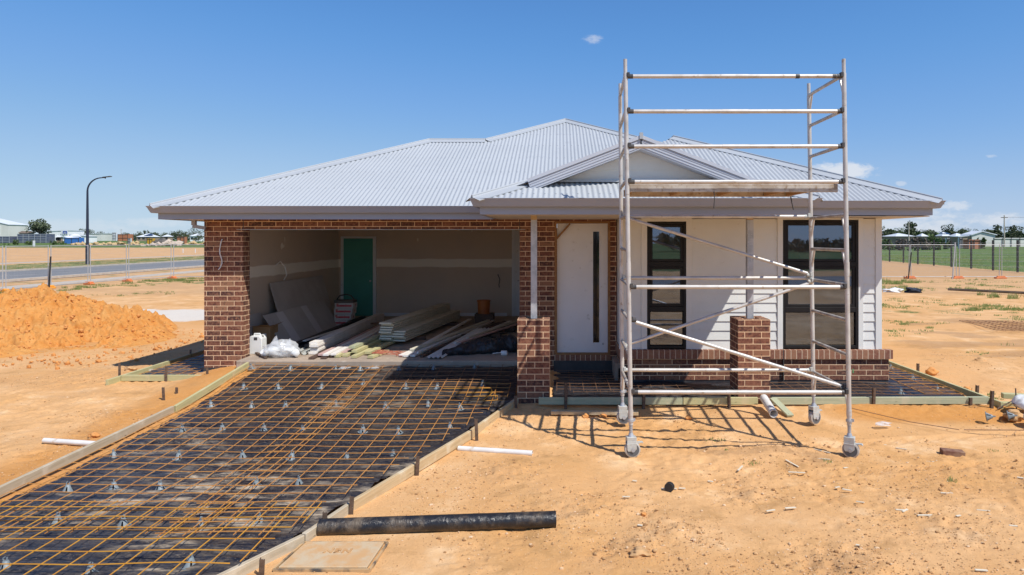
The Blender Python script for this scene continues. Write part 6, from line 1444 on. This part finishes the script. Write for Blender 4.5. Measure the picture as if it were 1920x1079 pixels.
# ================================================================== GRASS (nobody could count it)
rnd = random.Random(77); AV = []
def tuft(x, y, r, n, hmax):
    z = g0(x, y)+float(micro(np.array(x), np.array(y)))
    for _ in range(n):
        a = rnd.uniform(0, 6.283); rr = r*rnd.random()**.7; bx0, by0 = x+math.cos(a)*rr, y+math.sin(a)*rr*.7; h = hmax*rnd.uniform(.35, 1); l = rnd.uniform(-.5, .5)*h; m2 = rnd.uniform(-.4, .4)*h; w = .005+.0004*abs(y)**.8
        AV.append(((bx0-w, by0, z-.01), (bx0+w, by0, z-.01), (bx0+l, by0+m2, z+h)))
def at(u, v): Yc = CH*F/(v-VY); return px(u, Yc), Yc
for u, v, r, n, h in ((1663, 532, 1.0, 300, .42), (1700, 529, .8, 160, .3), (1692, 541, .9, 130, .22), (1703, 545, 1.3, 170, .25), (1738, 543, .9, 110, .2), (1805, 543, .7, 120, .25), (1850, 536, .8, 90, .2), (1880, 538, .9, 120, .2), (1891, 559, .55, 160, .34), (1838, 580, 1.0, 260, .2), (1880, 579, .9, 180, .16), (1910, 581, .8, 160, .16), (1690, 545, .8, 110, .2), (1672, 575, .7, 80, .12), (1725, 565, .8, 110, .12), (1760, 572, .9, 100, .1), (1720, 611, .5, 120, .12), (1680, 603, .35, 60, .1), (1665, 621, .5, 110, .12), (1705, 625, .4, 60, .08), (1835, 664, .16, 40, .1), (1820, 732, .18, 50, .08), (1868, 746, .1, 25, .06), (1910, 598, .5, 80, .12), (1750, 530, .5, 50, .12), (1835, 525, .4, 60, .2), (1686, 577, .5, 60, .1), (1650, 575, .5, 60, .1),
    (290, 531, .9, 260, .34), (310, 527, .9, 240, .26), (345, 526, 1.1, 320, .24), (375, 525, 1.0, 280, .24), (230, 537, .9, 120, .18), (250, 536, .7, 70, .1), (122, 545, .5, 90, .22), (140, 541, .7, 140, .24), (183, 535, .5, 70, .14), (10, 552, .8, 200, .3), (60, 546, .5, 60, .2), (270, 552, .7, 90, .14), (130, 556, .5, 40, .08), (295, 549, .4, 40, .08), (230, 555, .5, 40, .05)):
    x, Yc = at(u, v)
    for k in range(7): tuft(x+rnd.gauss(0, .75)*r, Yc+rnd.gauss(0, .9)*r, r*rnd.uniform(.2, .5), int(n*rnd.uniform(.12, .42)), h*rnd.uniform(.35, .85))
for u, v, r, n, h in ((1413, 868, .10, 26, .05), (1362, 848, .02, 6, .03), (1785, 905, .06, 24, .06), (1335, 829, .12, 14, .03), (1553, 868, .08, 14, .03), (1863, 847, .1, 12, .03), (1889, 845, .1, 10, .03), (1357, 829, .05, 8, .03)):
    Yc = 2.43*F/(v-VY); tuft(px(u, Yc), Yc, r, n, h)
for _ in range(900):
    x = rnd.uniform(10, 30); y = rnd.uniform(14, 39)
    if float(fbm(np.array(x*.35), np.array(y*.35), 3, 90)) > .54: tuft(x, y, .25, 7, .09)
for _ in range(700):
    y = rnd.uniform(45, 100); x = 32.3+(y-44)*.105+.5+abs(rnd.gauss(0, 10)); tuft(x, y, .5, 12, .22)
for _ in range(260):
    x = rnd.uniform(-52, -43); y = rnd.uniform(45, 110); tuft(x, y, .5, 8, .12)
A = np.array(AV, np.float32).reshape(-1, 3); tag(npmesh('grass', A, np.arange(len(A)).reshape(-1, 3), MAT['grass'], smooth=False), 'green grass tufts on the bare ground by the fences and in the paddock', 'grass', kind='stuff')

# ================================================================== CAMERA, SUN, SKY
cam = bpy.data.cameras.new('camera'); co_ = bpy.data.objects.new('camera', cam); COL.objects.link(co_)
cam.sensor_width = 36; cam.lens = F/1920*36; cam.shift_x = -(VX-960)/1920; cam.shift_y = -(539.5-VY)/1920
cam.clip_start = .1; cam.clip_end = 9000
co_.location = (0, 0, CH); co_.rotation_euler = (R(90), 0, 0); C.camera = co_
SD_ = Vector((.545, -.50, 1)).normalized()
su = bpy.data.lights.new('sun', 'SUN'); su.energy = 4.3; su.angle = R(.55); su.color = (1, .955, .88); so = bpy.data.objects.new('sun', su); COL.objects.link(so)
so.rotation_euler = SD_.to_track_quat('Z', 'Y').to_euler(); so.location = (20, -20, 30)
w = bpy.data.worlds.new('World'); C.world = w; w.use_nodes = True; nt = w.node_tree; nd = nt.nodes; lk = nt.links
bgd = nd['Background']; sky = nd.new('ShaderNodeTexSky'); sky.sky_type = 'NISHITA'; sky.sun_disc = False
sky.sun_elevation = math.asin(SD_.z); sky.sun_rotation = math.atan2(SD_.x, SD_.y); sky.altitude = 120; sky.air_density = 1.0; sky.dust_density = 0; sky.ozone_density = 6
def mth(op, a, b=0.0, c=None, clamp=False):
    n = nd.new('ShaderNodeMath'); n.operation = op; n.use_clamp = clamp
    for i, v in enumerate((a, b, c)):
        if v is None: continue
        if isinstance(v, bpy.types.NodeSocket): lk.new(v, n.inputs[i])
        else: n.inputs[i].default_value = v
    return n.outputs[0]
def smooth(v, a, b):
    n = nd.new('ShaderNodeMapRange'); n.interpolation_type = 'SMOOTHSTEP'; lk.new(v, n.inputs[0]); n.inputs[1].default_value = a; n.inputs[2].default_value = b; return n.outputs[0]
tc = nd.new('ShaderNodeTexCoord'); sx = nd.new('ShaderNodeSeparateXYZ'); lk.new(tc.outputs['Generated'], sx.inputs[0])
yy = mth('MAXIMUM', sx.outputs[1], .02); ax = mth('DIVIDE', sx.outputs[0], yy); az = mth('DIVIDE', sx.outputs[2], yy)
cv = nd.new('ShaderNodeCombineXYZ'); lk.new(ax, cv.inputs[0]); lk.new(mth('MULTIPLY', az, 2.1), cv.inputs[1])
def cn(scale, det, seed):
    n = nd.new('ShaderNodeTexNoise'); n.inputs['Scale'].default_value = scale; n.inputs['Detail'].default_value = det; n.inputs['Roughness'].default_value = .6
    mp = nd.new('ShaderNodeMapping'); mp.inputs['Location'].default_value = (seed, seed*.7, seed*.3); lk.new(cv.outputs[0], mp.inputs[0]); lk.new(mp.outputs[0], n.inputs['Vector']); return n.outputs['Fac']
fine = cn(55, 8, 3.3); med = cn(11, 5, 7.1)
def ell(cx, cz, rx, rz):
    a = mth('POWER', mth('ABSOLUTE', mth('DIVIDE', mth('SUBTRACT', ax, cx), rx)), 2.0); b = mth('POWER', mth('ABSOLUTE', mth('DIVIDE', mth('SUBTRACT', az, cz), rz)), 2.0)
    return mth('SUBTRACT', 1.0, mth('ADD', a, b), clamp=True)
mask = None
def addm(m, k):
    global mask
    m = mth('MULTIPLY', m, k); mask = m if mask is None else mth('MAXIMUM', mask, m)
def sky_at(u, v, ru, rv, k, t0=.95, t1=1.25):
    e = ell((u-VX)/F, (VY-v)/F, ru/F, rv/F); addm(smooth(mth('ADD', mth('MULTIPLY', e, .75), mth('MULTIPLY', fine, 1.0)), t0, t1), k)
sky_at(1112, 74, 42, 17, .42, 1.0, 1.42)
sky_at(1580, 322, 95, 24, .75, .78, 1.15)
sky_at(1790, 385, 55, 22, .5, .98, 1.3); sky_at(1735, 405, 130, 20, .5, .9, 1.35); sky_at(1880, 412, 150, 22, .55, .9, 1.35); sky_at(1690, 345, 22, 8, .35); sky_at(1860, 293, 22, 6, .3); sky_at(1690, 425, 190, 26, .55, .8, 1.3)
sky_at(100, 428, 260, 26, .22, .8, 1.3); sky_at(300, 418, 140, 16, .25, .9, 1.3)
mx = nd.new('ShaderNodeMix'); mx.data_type = 'RGBA'; lk.new(mask, mx.inputs[0]); mx.inputs[7].default_value = (8.2, 8.3, 8.6, 1)
pre = nd.new('ShaderNodeVectorMath'); pre.operation = 'SCALE'; pre.inputs[3].default_value = .1; lk.new(sky.outputs[0], pre.inputs[0])
cvn = nd.new('ShaderNodeRGBCurve'); cm = cvn.mapping
for ch, pts in ((0, ((0,0),(.121,.107),(.196,.195),(.39,.371),(.834,.533),(1,.56))), (1, ((0,0),(.10,.085),(.225,.287),(.348,.402),(.607,.565),(.867,.665),(1,.69))), (2, ((0,0),(.2,.20),(.429,.655),(.584,.765),(.703,.785),(.795,.805),(1,.84)))):
    c = cm.curves[ch]
    c.points[0].location = pts[0]; c.points[1].location = pts[-1]
    for p in pts[1:-1]: c.points.new(*p)
cm.extend = 'EXTRAPOLATED'; cm.update(); lk.new(pre.outputs[0], cvn.inputs['Color'])
post = nd.new('ShaderNodeVectorMath'); post.operation = 'SCALE'; post.inputs[3].default_value = 10; lk.new(cvn.outputs[0], post.inputs[0]); lk.new(post.outputs[0], mx.inputs[6])
lk.new(mx.outputs[2], bgd.inputs['Color']); bgd.inputs['Strength'].default_value = .088
C.view_settings.view_transform = 'Standard'; C.view_settings.look = 'None'; C.view_settings.exposure = .2; C.cycles.diffuse_bounces = 8; C.view_settings.gamma = 1
